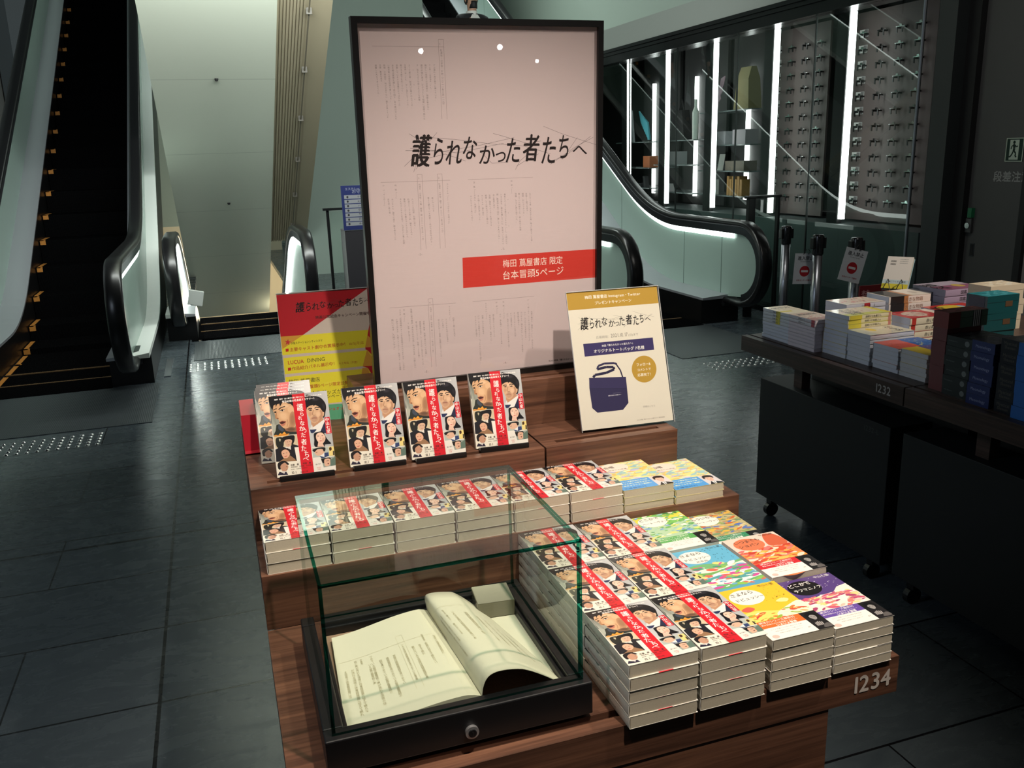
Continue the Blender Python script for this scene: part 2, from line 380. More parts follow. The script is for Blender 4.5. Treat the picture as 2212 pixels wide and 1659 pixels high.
# ================================================================== SETTING
def floor_material():
    m = mat('slate_tiles', (0.03, 0.035, 0.04, 1), 0.34, 0, 0.5)
    nt = m.node_tree; b = nt.nodes['Principled BSDF']; L = nt.links
    def N(t, **k):
        n = nt.nodes.new(t)
        for a, v in k.items(): setattr(n, a, v)
        return n
    def math_(op, a, b_=None):
        n = N('ShaderNodeMath', operation=op)
        for i, v in enumerate((a, b_)):
            if v is None: continue
            if isinstance(v, (int, float)): n.inputs[i].default_value = v
            else: L.new(v, n.inputs[i])
        return n.outputs[0]
    tc = N('ShaderNodeTexCoord'); sp = N('ShaderNodeSeparateXYZ'); L.new(tc.outputs['Object'], sp.inputs[0])
    x, y = sp.outputs[0], sp.outputs[1]
    ry = math_('DIVIDE', math_('SUBTRACT', y, 2.971), 0.4625); row = math_('FLOOR', ry); fy = math_('FRACT', ry)
    dy = math_('MINIMUM', fy, math_('SUBTRACT', 1.0, fy))
    odd = math_('MODULO', math_('ABSOLUTE', row), 2.0)
    # the joints that run away from the viewer: one continuous at x = -1, staggered ones elsewhere
    rx = math_('DIVIDE', math_('SUBTRACT', x, -1.0), 0.925); rx = math_('ADD', rx, math_('MULTIPLY', odd, 0.47))
    fx = math_('FRACT', rx); col = math_('FLOOR', rx)
    dx = math_('MINIMUM', fx, math_('SUBTRACT', 1.0, fx))
    near = math_('LESS_THAN', math_('ABSOLUTE', math_('ADD', x, 1.0)), 0.0056)
    jy = math_('LESS_THAN', math_('MULTIPLY', dy, 0.4625), 0.0038)
    jx = math_('LESS_THAN', math_('MULTIPLY', dx, 0.925), 0.0028)
    ex = math_('LESS_THAN', math_('ABSOLUTE', math_('SUBTRACT', y, 2.868)), 0.0085)
    j = math_('MAXIMUM', math_('MAXIMUM', jy, jx), math_('MAXIMUM', near, ex))
    wn = N('ShaderNodeTexWhiteNoise', noise_dimensions='2D'); cb = N('ShaderNodeCombineXYZ'); L.new(col, cb.inputs[0]); L.new(row, cb.inputs[1]); L.new(cb.outputs[0], wn.inputs['Vector'])
    nz = N('ShaderNodeTexNoise'); nz.inputs['Scale'].default_value = 5; nz.inputs['Detail'].default_value = 9; nz.inputs['Roughness'].default_value = 0.65; nz.inputs['Distortion'].default_value = 1.2
    mp = N('ShaderNodeMapping'); mp.inputs['Scale'].default_value = (1, 2.6, 1); L.new(tc.outputs['Object'], mp.inputs['Vector']); L.new(mp.outputs['Vector'], nz.inputs['Vector'])
    val = math_('ADD', math_('MULTIPLY', wn.outputs['Value'], 0.35), math_('MULTIPLY', nz.outputs['Fac'], 0.65))
    cr = N('ShaderNodeValToRGB'); cr.color_ramp.elements[0].position = 0.2; cr.color_ramp.elements[0].color = rgb(50, 58, 64); cr.color_ramp.elements[1].position = 0.85; cr.color_ramp.elements[1].color = rgb(82, 91, 95)
    L.new(val, cr.inputs[0])
    mx = N('ShaderNodeMix', data_type='RGBA'); L.new(j, mx.inputs['Factor']); L.new(cr.outputs[0], mx.inputs['A']); mx.inputs['B'].default_value = (0.004, 0.004, 0.005, 1)
    L.new(mx.outputs['Result'], b.inputs['Base Color'])
    rr = math_('ADD', 0.17, math_('MULTIPLY', nz.outputs['Fac'], 0.20)); L.new(rr, b.inputs['Roughness'])
    hb = math_('SUBTRACT', nz.outputs['Fac'], math_('MULTIPLY', j, 1.5))
    bp = N('ShaderNodeBump'); bp.inputs['Strength'].default_value = 0.13; bp.inputs['Distance'].default_value = 0.005
    L.new(hb, bp.inputs['Height']); L.new(bp.outputs['Normal'], b.inputs['Normal'])
    return m
def ribbed(name, color, per_m, axis, rough=0.45, depth=0.003, metal=0.0):
    m = mat(name, color, rough, metal); nt = m.node_tree; b = nt.nodes['Principled BSDF']
    tc = nt.nodes.new('ShaderNodeTexCoord'); wv = nt.nodes.new('ShaderNodeTexWave'); wv.bands_direction = axis; wv.inputs['Scale'].default_value = per_m*0.314   # ribs per metre
    nt.links.new(tc.outputs['Object'], wv.inputs['Vector'])
    bp = nt.nodes.new('ShaderNodeBump'); bp.inputs['Strength'].default_value = 0.8; bp.inputs['Distance'].default_value = depth
    nt.links.new(wv.outputs['Fac'], bp.inputs['Height']); nt.links.new(bp.outputs['Normal'], b.inputs['Normal'])
    return m
FLOOR = floor_material()
k = MB()
k.box(-7, 8, -8, 7.25, -0.06, 0); k.box(-7, -0.98, 7.25, 17, -0.06, 0); k.box(0.14, 8, 7.25, 17, -0.06, 0)
k.build('floor', FLOOR, kind='structure')
box_obj('ceiling', (-7, 8, -8, 5.3, 3.25, 3.35), mat('dark_ceiling', rgb(30, 30, 31), 0.8), kind='structure')
# pale inclined undersides that sink away over the down escalator
def soffit(name, x0, x1, off, y0, y1, m, t=0.12):
    f = lambda y: off-(y-7.5)*math.tan(math.radians(29.6))
    k = MB(); P = [(y0, f(y0)), (y1, f(y1)), (y1, f(y1)+t), (y0, f(y0)+t)]
    k.poly_yz(P, x0, x1); return k.build(name, m, kind='structure')
def seam_mat(base):
    nt = base.node_tree; b = nt.nodes['Principled BSDF']; L = nt.links
    tc = nt.nodes.new('ShaderNodeTexCoord'); sp = nt.nodes.new('ShaderNodeSeparateXYZ'); L.new(tc.outputs['Object'], sp.inputs[0])
    a = nt.nodes.new('ShaderNodeMath'); a.operation = 'DIVIDE'; a.inputs[1].default_value = 1.15; L.new(sp.outputs[1], a.inputs[0])
    fr = nt.nodes.new('ShaderNodeMath'); fr.operation = 'FRACT'; L.new(a.outputs[0], fr.inputs[0])
    lt = nt.nodes.new('ShaderNodeMath'); lt.operation = 'LESS_THAN'; lt.inputs[1].default_value = 0.008; L.new(fr.outputs[0], lt.inputs[0])
    mx = nt.nodes.new('ShaderNodeMix'); mx.data_type = 'RGBA'; mx.inputs['A'].default_value = rgb(206, 212, 196); mx.inputs['B'].default_value = rgb(186, 192, 178)
    L.new(lt.outputs[0], mx.inputs['Factor']); L.new(mx.outputs['Result'], b.inputs['Base Color'])
seam_mat(SOFFIT)
soffit('trim_1', -1.07, 0.03, 2.6, 4.4, 13.5, SOFFIT)
k = MB()
rf = lambda y: 2.66-(y-7.5)*math.tan(math.radians(29.6))
for i in range(9):
    xa = 0.03+i*0.028
    P = [(4.4, rf(4.4)), (11.3, rf(11.3)), (11.3, rf(11.3)+0.1), (4.4, rf(4.4)+0.1)]
    k.poly_yz([(p[0], p[1]-0.012) for p in P], xa+0.004, xa+0.022)
k.poly_yz([(4.4, rf(4.4)), (11.3, rf(11.3)), (11.3, rf(11.3)+0.1), (4.4, rf(4.4)+0.1)], 0.03, 0.5)
k.build('trim_2', RIBSOF, kind='structure')
box_obj('wall_back', (0.5, 8, 16.5, 16.7, -4, 7), PALEWALL, kind='structure')
box_obj('wall_partition', (0.34, 2.30, 11.36, 11.46, 0, 6), mat('partition_paint', rgb(142, 158, 148), 0.6), kind='structure')
box_obj('wall_lower', (-2.5, 0.45, 15.2, 15.4, -4, 0.5), mat('warm_wall', rgb(240, 226, 196), 0.7), kind='structure')
k = MB(); k.box(-3.0, 0.56, 15.2, 15.3, 0.5, 7); k.build('wall_upper', PALEWALL, kind='structure')
# sprinkler pipe clipped to the ribbed underside
t = thing('sprinkler_pipe', 'thin pipe with small clips running down the tan ribbed underside', 'pipe', (0.30, 4.6, rf(4.6)-0.04))
k = MB(); dirv = Vector((0, 1, -math.tan(math.radians(29.6))))
k.cyl((0, 0, 0), dirv*6.55, 0.007, n=8); k.build('pipe', mat('pipe_grey', rgb(98, 92, 78), 0.5), t)
for i in range(9):
    p = dirv*(0.5+0.72*i); c = MB(); c.box(p.x-0.025, p.x+0.025, p.y-0.012, p.y+0.012, p.z-0.012, p.z+0.042); c.build('clip', mat('clip_grey', rgb(74, 70, 60), 0.5), t)
# two dark knobs on the pale underside
for yy, xx, lb in ((8.05, -0.50, 'upper small dark spot fitting on the pale sloping underside'), (10.2, -0.47, 'lower small dark spot fitting on the pale sloping underside, near its foot')):
    k = MB(); z0 = 2.6-(yy-7.5)*math.tan(math.radians(29.6))
    k.lathe([(0.0, -0.02), (0.012, -0.018), (0.018, 0.0), (0.018, 0.006)], 12); o = k.build('spot_fitting', MBLACK, loc=(xx, yy, z0)); tag(o, lb, 'fitting')

# ---------- shop front on the right
GX = 4.25
dark = mat('dark_frame', rgb(26, 28, 28), 0.4)
k = MB(); k.box(4.18, 4.42, 4.3, 16.5, 2.56, 2.73); k.box(4.16, 4.20, 4.3, 16.5, 2.65, 2.662); k.box(4.16, 4.20, 4.3, 16.5, 2.69, 2.71); k.box(4.20, 4.42, 4.3, 16.5, 0.0, 0.05)
k.build('trim_3', mat('header_metal', rgb(36, 37, 38), 0.25, 0.6), kind='structure')
k = MB(); k.box(4.22, 5.2, 4.0, 16.5, 2.73, 2.98); k.build('trim_4', mat('bulkhead_paint', rgb(150, 156, 150), 0.6), kind='structure')
k = MB(); k.box(4.75, 5.2, 4.0, 16.5, 2.98, 7); k.build('wall_right', PALEWALL, kind='structure')
box_obj('trim_5', (4.3, 6.6, 3.0, 16.5, 2.84, 2.9), mat('shop_ceiling', rgb(42, 42, 43), 0.8), kind='structure')
box_obj('wall_shop', (6.5, 6.6, 3.0, 16.5, 0, 2.9), mat('shop_wall', rgb(40, 38, 38), 0.7), kind='structure')
joints = [4.40, 5.62, 6.78, 7.95, 9.10, 10.25, 11.4, 12.6]
for i in range(len(joints)-1):
    box_obj('window_%d' % (i+1), (GX-0.005, GX+0.005, joints[i]+0.006, joints[i+1]-0.006, 0.05, 2.56), SHOPGLASS, kind='structure')
for i, yj in enumerate(joints[1:6]):
    box_obj('trim_%d' % (10+i), (GX-0.007, GX+0.007, yj-0.0055, yj+0.0055, 0.05, 2.56), mat('joint_seal', rgb(34, 38, 38), 0.4), kind='structure')
k = MB(); k.cyl((GX-0.02, 4.40, 0), (GX-0.02, 4.40, 2.75), 0.012, n=10); k.build('trim_6', STEEL, kind='structure')
# dark end post and reveal beside the door, grey door wall
k = MB(); k.box(4.15, 4.6, 4.02, 4.18, 0, 3.3); k.build('trim_7', mat('end_post', rgb(36, 40, 41), 0.45), kind='structure')
k = MB(); k.box(4.25, 4.6, 3.92, 4.02, 0, 3.3); k.build('trim_8', MBLACK, kind='structure')
k = MB(); k.box(4.30, 4.6, 3.48, 3.92, 0, 3.3); d1 = k.build('door_1', mat('grey_door', rgb(74, 74, 73), 0.55, bump=90, bs=0.05), kind='structure')
k = MB(); k.box(4.27, 4.6, 3.43, 3.48, 0, 3.3); k.build('trim_9', MBLACK, kind='structure')
box_obj('wall_front', (4.3, 4.6, -8, 3.43, 0, 3.3), mat('off_white_panel', rgb(150, 146, 140), 0.6), kind='structure')
# door furniture
t = thing('door_lock', 'small key lock with green flag on the grey door edge', 'lock', (4.30, 3.88, 0.955))
k = MB(); k.box(-0.022, 0.0, -0.02, 0.03, -0.05, 0.05); k.build('lock_body', mat('lock_metal', rgb(92, 92, 92), 0.35, 0.7), t, bevel=0.004)
k = MB(); k.cyl((-0.034, 0.005, 0.0), (-0.02, 0.005, 0.0), 0.02, n=18); k.build('cylinder', CHROME, t)
k = MB(); k.box(-0.03, 0.0, -0.022, 0.012, 0.055, 0.12); k.build('flag', mat('green_flag', rgb(24, 104, 66), 0.4), t)
t = thing('flush_pull', 'recessed dark pull plate low on the grey door', 'door pull', (4.30, 3.85, 0.79))
k = MB(); k.box(-0.004, 0.0, -0.018, 0.018, -0.045, 0.045); k.box(-0.006, 0.0, -0.012, 0.012, -0.038, 0.038, 1); k.build('plate', [DSTEEL, MBLACK], t)
# exit sign and step warning on the door
def wall_art(art, name, m, loc, parent=None):     # sheet lying on a wall that faces -X
    o = art.build(name, m, parent)
    o.matrix_local = Matrix.Translation(loc) @ Matrix(((0, 0, -1, 0), (-1, 0, 0, 0), (0, 1, 0, 0), (0, 0, 0, 1)))
    return o
a = Art(0.135, 0.15); a.rect(0, 0, .135, .15, (176, 190, 172)); a.rect(.006, .006, .129, .144, (30, 52, 42)); a.rect(.030, .012, .100, .138, (182, 196, 180))
dk = (26, 44, 36)
a.ell(.062, .122, .0095, .0105, dk)
a.line([(.060, .110), (.066, .085), (.062, .066)], .017, dk); a.line([(.062, .104), (.046, .098), (.041, .080)], .008, dk); a.line([(.066, .106), (.080, .094), (.092, .098)], .008, dk)
a.line([(.064, .070), (.080, .052), (.077, .034), (.088, .030)], .010, dk); a.line([(.062, .070), (.052, .048), (.038, .030), (.030, .032)], .010, dk)
t = thing('exit_sign', 'square green and white running person exit sign on the grey door', 'sign', (4.30, 3.655, 1.385))
wall_art(a, 'sign_face', MATTE, (-0.006, 0.0, 0), t); k = MB(); k.box(-0.0055, 0, -0.135, 0, 0, 0.15); k.build('backing', MBLACK, t)
a = Art(.30, .07); a.text('段差注意', (0, .012), (.29, .012), (150, 150, 148), bold=.02)
t = thing('step_notice', 'grey lettering warning of a step on the grey door below exit sign', 'lettering', (4.30, 3.735, 1.25)); wall_art(a, 'letters', MATTE, (-0.002, 0, 0), t)
# grey facade far left
k = MB(); k.box(-3.7, -3.6, 4.5, 17, 0, 6.5); k.build('wall_left', mat('grey_glass_cladding', rgb(166, 172, 176), 0.25, spec=0.6), kind='structure')
k = MB()
for i in range(8):
    y = 8.2+i*1.05; k.obox((-3.62, y, 0.4), (0.03, 0, 0), (0, 0.03, 0), (0, 0.0, 6.0))
for i in range(5): k.obox((-3.62, 6.5, 0.2+1.3*i), (0.03, 0, 0), (0, 9, 4.6), (0, 0, 0.03))
k.build('trim_20', MBLACK, kind='structure')

# ---------- floor plates, tactile studs
PLATE = ribbed('grooved_plate', rgb(66, 72, 75), 90, 'X', 0.42, 0.0010, 0.2)
def plate(x0, x1, y0, y1, lb):
    k = MB(); k.box(x0, x1, y0, y1, 0, 0.004); o = k.build('floor_plate', PLATE, loc=(0, 0, 0)); tag(o, lb, 'floor plate')
plate(-2.6, -1.18, 4.72, 5.76, 'grooved grey floor plate before the escalator going up at left')
plate(-0.95, 0.05, 6.42, 7.2, 'grooved grey floor plate before the escalator going down')
plate(2.55, 3.40, 4.75, 5.9, 'grooved grey floor plate before the escalator with the lit green side')
def studs(loc, nx, ny, dx, dy, lb):
    t = thing('tactile_strip', lb, 'tactile paving', loc)
    p = MB(); p.lathe([(0.0, 0.006), (0.006, 0.0055), (0.0105, 0.003), (0.0125, 0.0)], 12)
    s0 = p.build('stud', CHROME, t, smooth=True)
    for i in range(nx):
        for j in range(ny):
            o = s0 if (i, j) == (0, 0) else s0.copy()
            if o is not s0: COL.objects.link(o); o.parent = t
            o.location = (i*dx, j*dy, 0.0)
studs((-1.98, 4.39, 0), 11, 5, 0.052, 0.055, 'rows of shiny round floor studs at far left of the dark floor')
studs((-0.975, 6.06, 0), 12, 5, 0.052, 0.06, 'rows of shiny round floor studs before the down escalator')
studs((2.62, 4.37, 0), 13, 4, 0.052, 0.06, 'rows of shiny round floor studs right of the white tote bag sign')
k = MB(); k.box(-1.16, -1.11, 5.95, 6.6, 0, 0.006); o = k.build('floor_strip', STEEL); tag(o, 'short bright metal strip let into floor by black escalator base', 'floor strip')

# ================================================================== ESCALATORS
TAN = math.tan(math.radians(29.4))
STEPM = ribbed('step_metal', rgb(11, 11, 12), 110, 'X', 1.0, 0.003, 0.0)
STEPM.node_tree.nodes['Principled BSDF'].inputs['Specular IOR Level'].default_value = 0.0
YEL = mat('safety_yellow', rgb(176, 116, 44), 0.7)
DECKM = mat('deck_steel', rgb(190, 192, 198), 0.36, 0.7, bump=50, bs=0.02)
def blend_path(y0, y1, z, inc, sgn, step=0.12, r=0.55):
    pts = []; n = max(2, int((y1-y0)/step))
    for i in range(n+1):
        y = y0+(y1-y0)*i/n; u = (y-inc)
        if u < -r: h = 0
        elif u < r: h = (u+r)**2/(4*r)
        else: h = u
        pts.append((y, z+sgn*TAN*h))
    return pts
ODECK = mat('outer_deck_white', rgb(214, 218, 214), 0.4)  # deck metal whitened so that it looks lit by the strip
def escalator(label, xl, xr, sl, sr, yf, yb, zt, inc, yend, sgn, led_l, led_r, seams=(), nstep=14, dim=False):
    T = thing('escalator', label, 'escalator', ((xl+xr)/2, yf+0.6, 0)); O = T.location
    zd = 0.24; R = (zt-0.2)/2; cy = yf+R; cz = zt-R
    top = blend_path(cy, yend, zt, inc, sgn); deck = blend_path(yf+0.55, yend, zd, inc, sgn)
    arc = [(cy+R*math.cos(a), cz+R*math.sin(a)) for a in [math.radians(270-180*i/16) for i in range(17)]]
    low = [(cy+0.35, cz-R+0.015)]
    path = low+arc+top[1:]
    def P(x, y, z): return (x-O.x, y-O.y, z)
    for x, side, led, sx in ((xl, 1, led_l, sl), (xr, -1, led_r, sr)):
        hw, hh = 0.055, 0.026                      # handrail
        prof = [(-hw, -hh*0.4), (-hw, hh*0.5), (-hw*0.7, hh), (hw*0.7, hh), (hw, hh*0.5), (hw, -hh*0.4), (hw*0.8, -hh), (-hw*0.8, -hh)]
        rings = []
        for i, (y, z) in enumerate(path):
            a = path[max(i-1, 0)]; b = path[min(i+1, len(path)-1)]
            ty, tz = b[0]-a[0], b[1]-a[1]; l = math.hypot(ty, tz); ny, nz = -tz/l, ty/l
            rings.append([P(x+p[0], y+ny*p[1], z+nz*p[1]) for p in prof])
        k = MB(); k.loft(rings); k.build('handrail', RUBBER, T, smooth=True)
        k = MB(); rings = []                        # rail track below the handrail
        prof2 = [(-0.040, -0.085), (-0.044, -0.024), (0.044, -0.024), (0.040, -0.085)]
        for i, (y, z) in enumerate(path[2:]):
            i += 2; a = path[max(i-1, 0)]; b = path[min(i+1, len(path)-1)]
            ty, tz = b[0]-a[0], b[1]-a[1]; l = math.hypot(ty, tz); ny, nz = -tz/l, ty/l
            rings.append([P(x+p[0], y+ny*p[1], z+nz*p[1]) for p in prof2])
        k.loft(rings); k.build('rail_track', DSTEEL, T)
        inner = [(y, z-0.05) for y, z in top]; arc2 = [(cy+(R-0.05)*math.cos(a), cz+(R-0.05)*math.sin(a)) for a in [math.radians(250-160*i/14) for i in range(15)]]
        outline = arc2+inner[1:]+[(y, z) for y, z in reversed(deck)]
        k = MB(); k.poly_yz([(y-O.y, z) for y, z in outline], x-O.x-0.006, x-O.x+0.006); pn = k.build('balustrade_panel', PALE, T)
        for ys in seams:
            k = MB(); zz = blend_path(ys, ys+0.01, zt, inc, sgn, 0.01)[0][1]; zb = blend_path(ys, ys+0.01, zd, inc, sgn, 0.01)[0][1]
            k.box(x-O.x-0.0075, x-O.x+0.0075, ys-O.y-0.003, ys-O.y+0.003, zb, zz-0.06); k.build('panel_joint', mat('joint_dark', rgb(70, 88, 82), 0.5), pn)
        for sd in led:
            k = MB(); rr = []
            seg = [p for p in top if p[0] > cy+0.12]
            for y, z in seg: rr.append([P(x+sd*0.009, y, z-0.086), P(x+sd*0.009, y, z-0.130), P(x+sd*0.024, y, z-0.130), P(x+sd*0.024, y, z-0.086)])
            k.loft(rr); k.build('light_strip', DIMLED if (dim and side > 0) or (sgn > 0 and not dim and side < 0 and sd > 0) else (HILED if sgn < 0 else LED), T)  # the weakest strips are added glows for lit panels
        inx = sx; outx = x-side*0.12
        for xa, xb, nm in ((x+side*0.006, inx, 'deck'), (outx, x-side*0.006, 'deck')):
            k = MB(); rr = [[P(xa, y, z+0.015), P(xb, y, z), P(xb, y, z-0.02), P(xa, y, z-0.02)] for y, z in deck]; k.loft(rr); k.build(nm, DECKM if xb == inx else ODECK, T)
        k = MB(); lo, hi = min(inx, outx), max(inx, outx)   # skirt below the deck, all the way
        skirt = [(yb, 0.0), (yb, zd-0.02)]+[(y, z-0.02) for y, z in deck if y > yb]
        bot = [(y, z-0.65 if sgn < 0 else max(0.0, z-0.65)) for y, z in reversed(deck) if y > yb]
        k.poly_yz([(y-O.y, z) for y, z in skirt+bot], lo-O.x, hi-O.x); k.build('skirt', BLACK, T)
        k = MB(); k.box(x-O.x-0.07, x-O.x+0.07, yb-O.y-0.03, yb-O.y+0.25, 0.14, 0.245); k.build('handrail_entry', RUBBER, T, bevel=0.03)
    yc = yb+0.32                                     # comb line
    k = MB(); k.box(sl-O.x, sr-O.x, yb-0.05-O.y, yc-O.y, 0, 0.008); k.build('comb_plate', STEPM, T)
    for yy in (yc, yc+0.40):
        k = MB(); k.box(sl-O.x+0.02, sr-O.x-0.02, yy-O.y-0.012, yy-O.y+0.012, 0.0, 0.0105); k.build('yellow_edge', mat('dim_yellow', rgb(92, 68, 36), 0.7), T)
    for i in range(nstep):                           # treads follow the incline, sunk below the decks
        y = yc+0.4*i; z = sgn*(blend_path(y+0.12, y+0.13, 0.0, inc, 1, 0.01)[0][1]) if i > 1 else 0.0
        k = MB(); k.box(sl-O.x+0.006, sr-O.x-0.006, y-O.y, y-O.y+0.4, z-0.30 if i > 1 else -0.05, z+0.004)
        if sgn > 0:
            k.box(sl-O.x+0.01, sl-O.x+0.045, y-O.y-0.004, y-O.y+0.36, z-0.0, z+0.006, 1); k.box(sl-O.x+0.01, sl-O.x+0.06, y-O.y-0.004, y-O.y+0.02, z-0.04, z+0.006, 1)
        k.build('step', [STEPM, YEL], T); y += 0.4
    return T
E1 = escalator('black escalator going up at far left of the hall', -2.53, -1.335, -2.34, -1.50, 5.1, 5.8, 0.93, 7.55, 15.6, 1, (1,), (1,), (), 23, True)
E2 = escalator('escalator sinking to lower floor between pale sloping undersides', -1.05, 0.07, -0.92, -0.12, 6.75, 7.36, 0.92, 8.2, 13.0, -1, (1,), (-1,), (), 12)
E3 = escalator('escalator with lit pale green sides rising behind the big framed poster', 2.43, 3.62, 2.57, 3.36, 5.28, 5.85, 0.89, 7.25, 16.0, 1, (1, -1), (-1, 1), (5.95, 6.62, 8.0, 9.2, 10.4, 11.6, 12.8), 23)
# sensor box on the down escalator
k = MB(); k.obox((-0.97, 7.1, 0.36), (0.12, 0, -0.03), (0, 0.02, 0), (0.03, 0, 0.13)); k.build('sensor_box', mat('sensor_grey', rgb(178, 182, 178), 0.5), None, bevel=0.006)
bpy.data.objects['sensor_box'].parent = E2; bpy.data.objects['sensor_box'].location = -E2.location

# ================================================================== DISPLAY TABLE IN FRONT (top of the lowest step at 0.80 m)
TZ = 0.80
def tray(name, T, x0, x1, y0, y1, z1, h, m=WOOD, groove=True):
    """wooden step: front panel, framed top with a narrow groove behind the front lip"""
    ox, oy, oz = T.location
    k = MB(); g0, g1, gd = y0+0.022, y0+0.036, 0.010
    k.box(x0-ox, x1-ox, y0-oy, g0-oy, z1-h-oz, z1-oz)
    k.box(x0-ox, x1-ox, g1-oy, y1-oy, z1-h-oz, z1-oz)
    k.box(x0-ox, x1-ox, g0-oy, g1-oy, z1-h-oz, z1-gd-oz)
    k.box(x0-ox, x0+0.03-ox, g0-oy, g1-oy, z1-gd-oz, z1-oz); k.box(x1-0.03-ox, x1-ox, g0-oy, g1-oy, z1-gd-oz, z1-oz)
    return k.build(name, m, T)
T = thing('display_table', 'walnut display table marked 1234 carrying the red banded novels', 'display table', (-0.23, 0.5, 0.0))
ox, oy = -0.23, 0.5
tray('table_top', T, -0.682, 0.214, 0.0, 0.4355, TZ, 0.061)
def step(lb, x0, x1, y0, y1, z1, h):
    S_ = thing('display_step', lb, 'display step', ((x0+x1)/2, (y0+y1)/2, z1-h)); tray('tray', S_, x0, x1, y0, y1, z1, h)
step('wide walnut step carrying the middle row of book stacks', -0.682, 0.214, 0.4365, 0.583, TZ+0.097, 0.0965)
step('left high walnut step with the four upright novels', -0.682, -0.131, 0.584, 1.16, TZ+0.194, 0.1935)
step('right high walnut step under the tote bag sign', -0.127, 0.160, 0.584, 0.96, TZ+0.194, 0.1935)
step('topmost walnut block that the framed poster stands on', -0.452, 0.118, 0.735, 0.95, TZ+0.291, 0.0965)
k = MB(); k.box(-0.66-ox, 0.092-ox, 0.002-oy, 0.45-oy, 0.04, TZ-0.062); k.box(-0.66-ox, 0.15-ox, 0.45-oy, 1.10-oy, 0.04, TZ-0.0005); k.build('cabinet_body', WOOD, T)
k = MB(); k.box(-0.64-ox, 0.075-ox, 0.03-oy, 1.08-oy, 0.0, 0.04); k.box(0.092-ox, 0.112-ox, 0.07-oy, 0.40-oy, 0.0, TZ-0.10); k.build('plinth', BLACK, T)
a = Art(0.075, 0.032); a.text('1234', (0.0, 0.004), (0.075, 0.004), (196, 186, 178), bold=0.02, hs=1.05, res=6)
o = a.build('number_plate', MATTE, T); o['label'] = 'silver grey number 1234'
o.matrix_local = Matrix.Translation((0.128-ox, -0.0008-oy, TZ-0.049)) @ Matrix.Rotation(PI/2, 4, 'X')

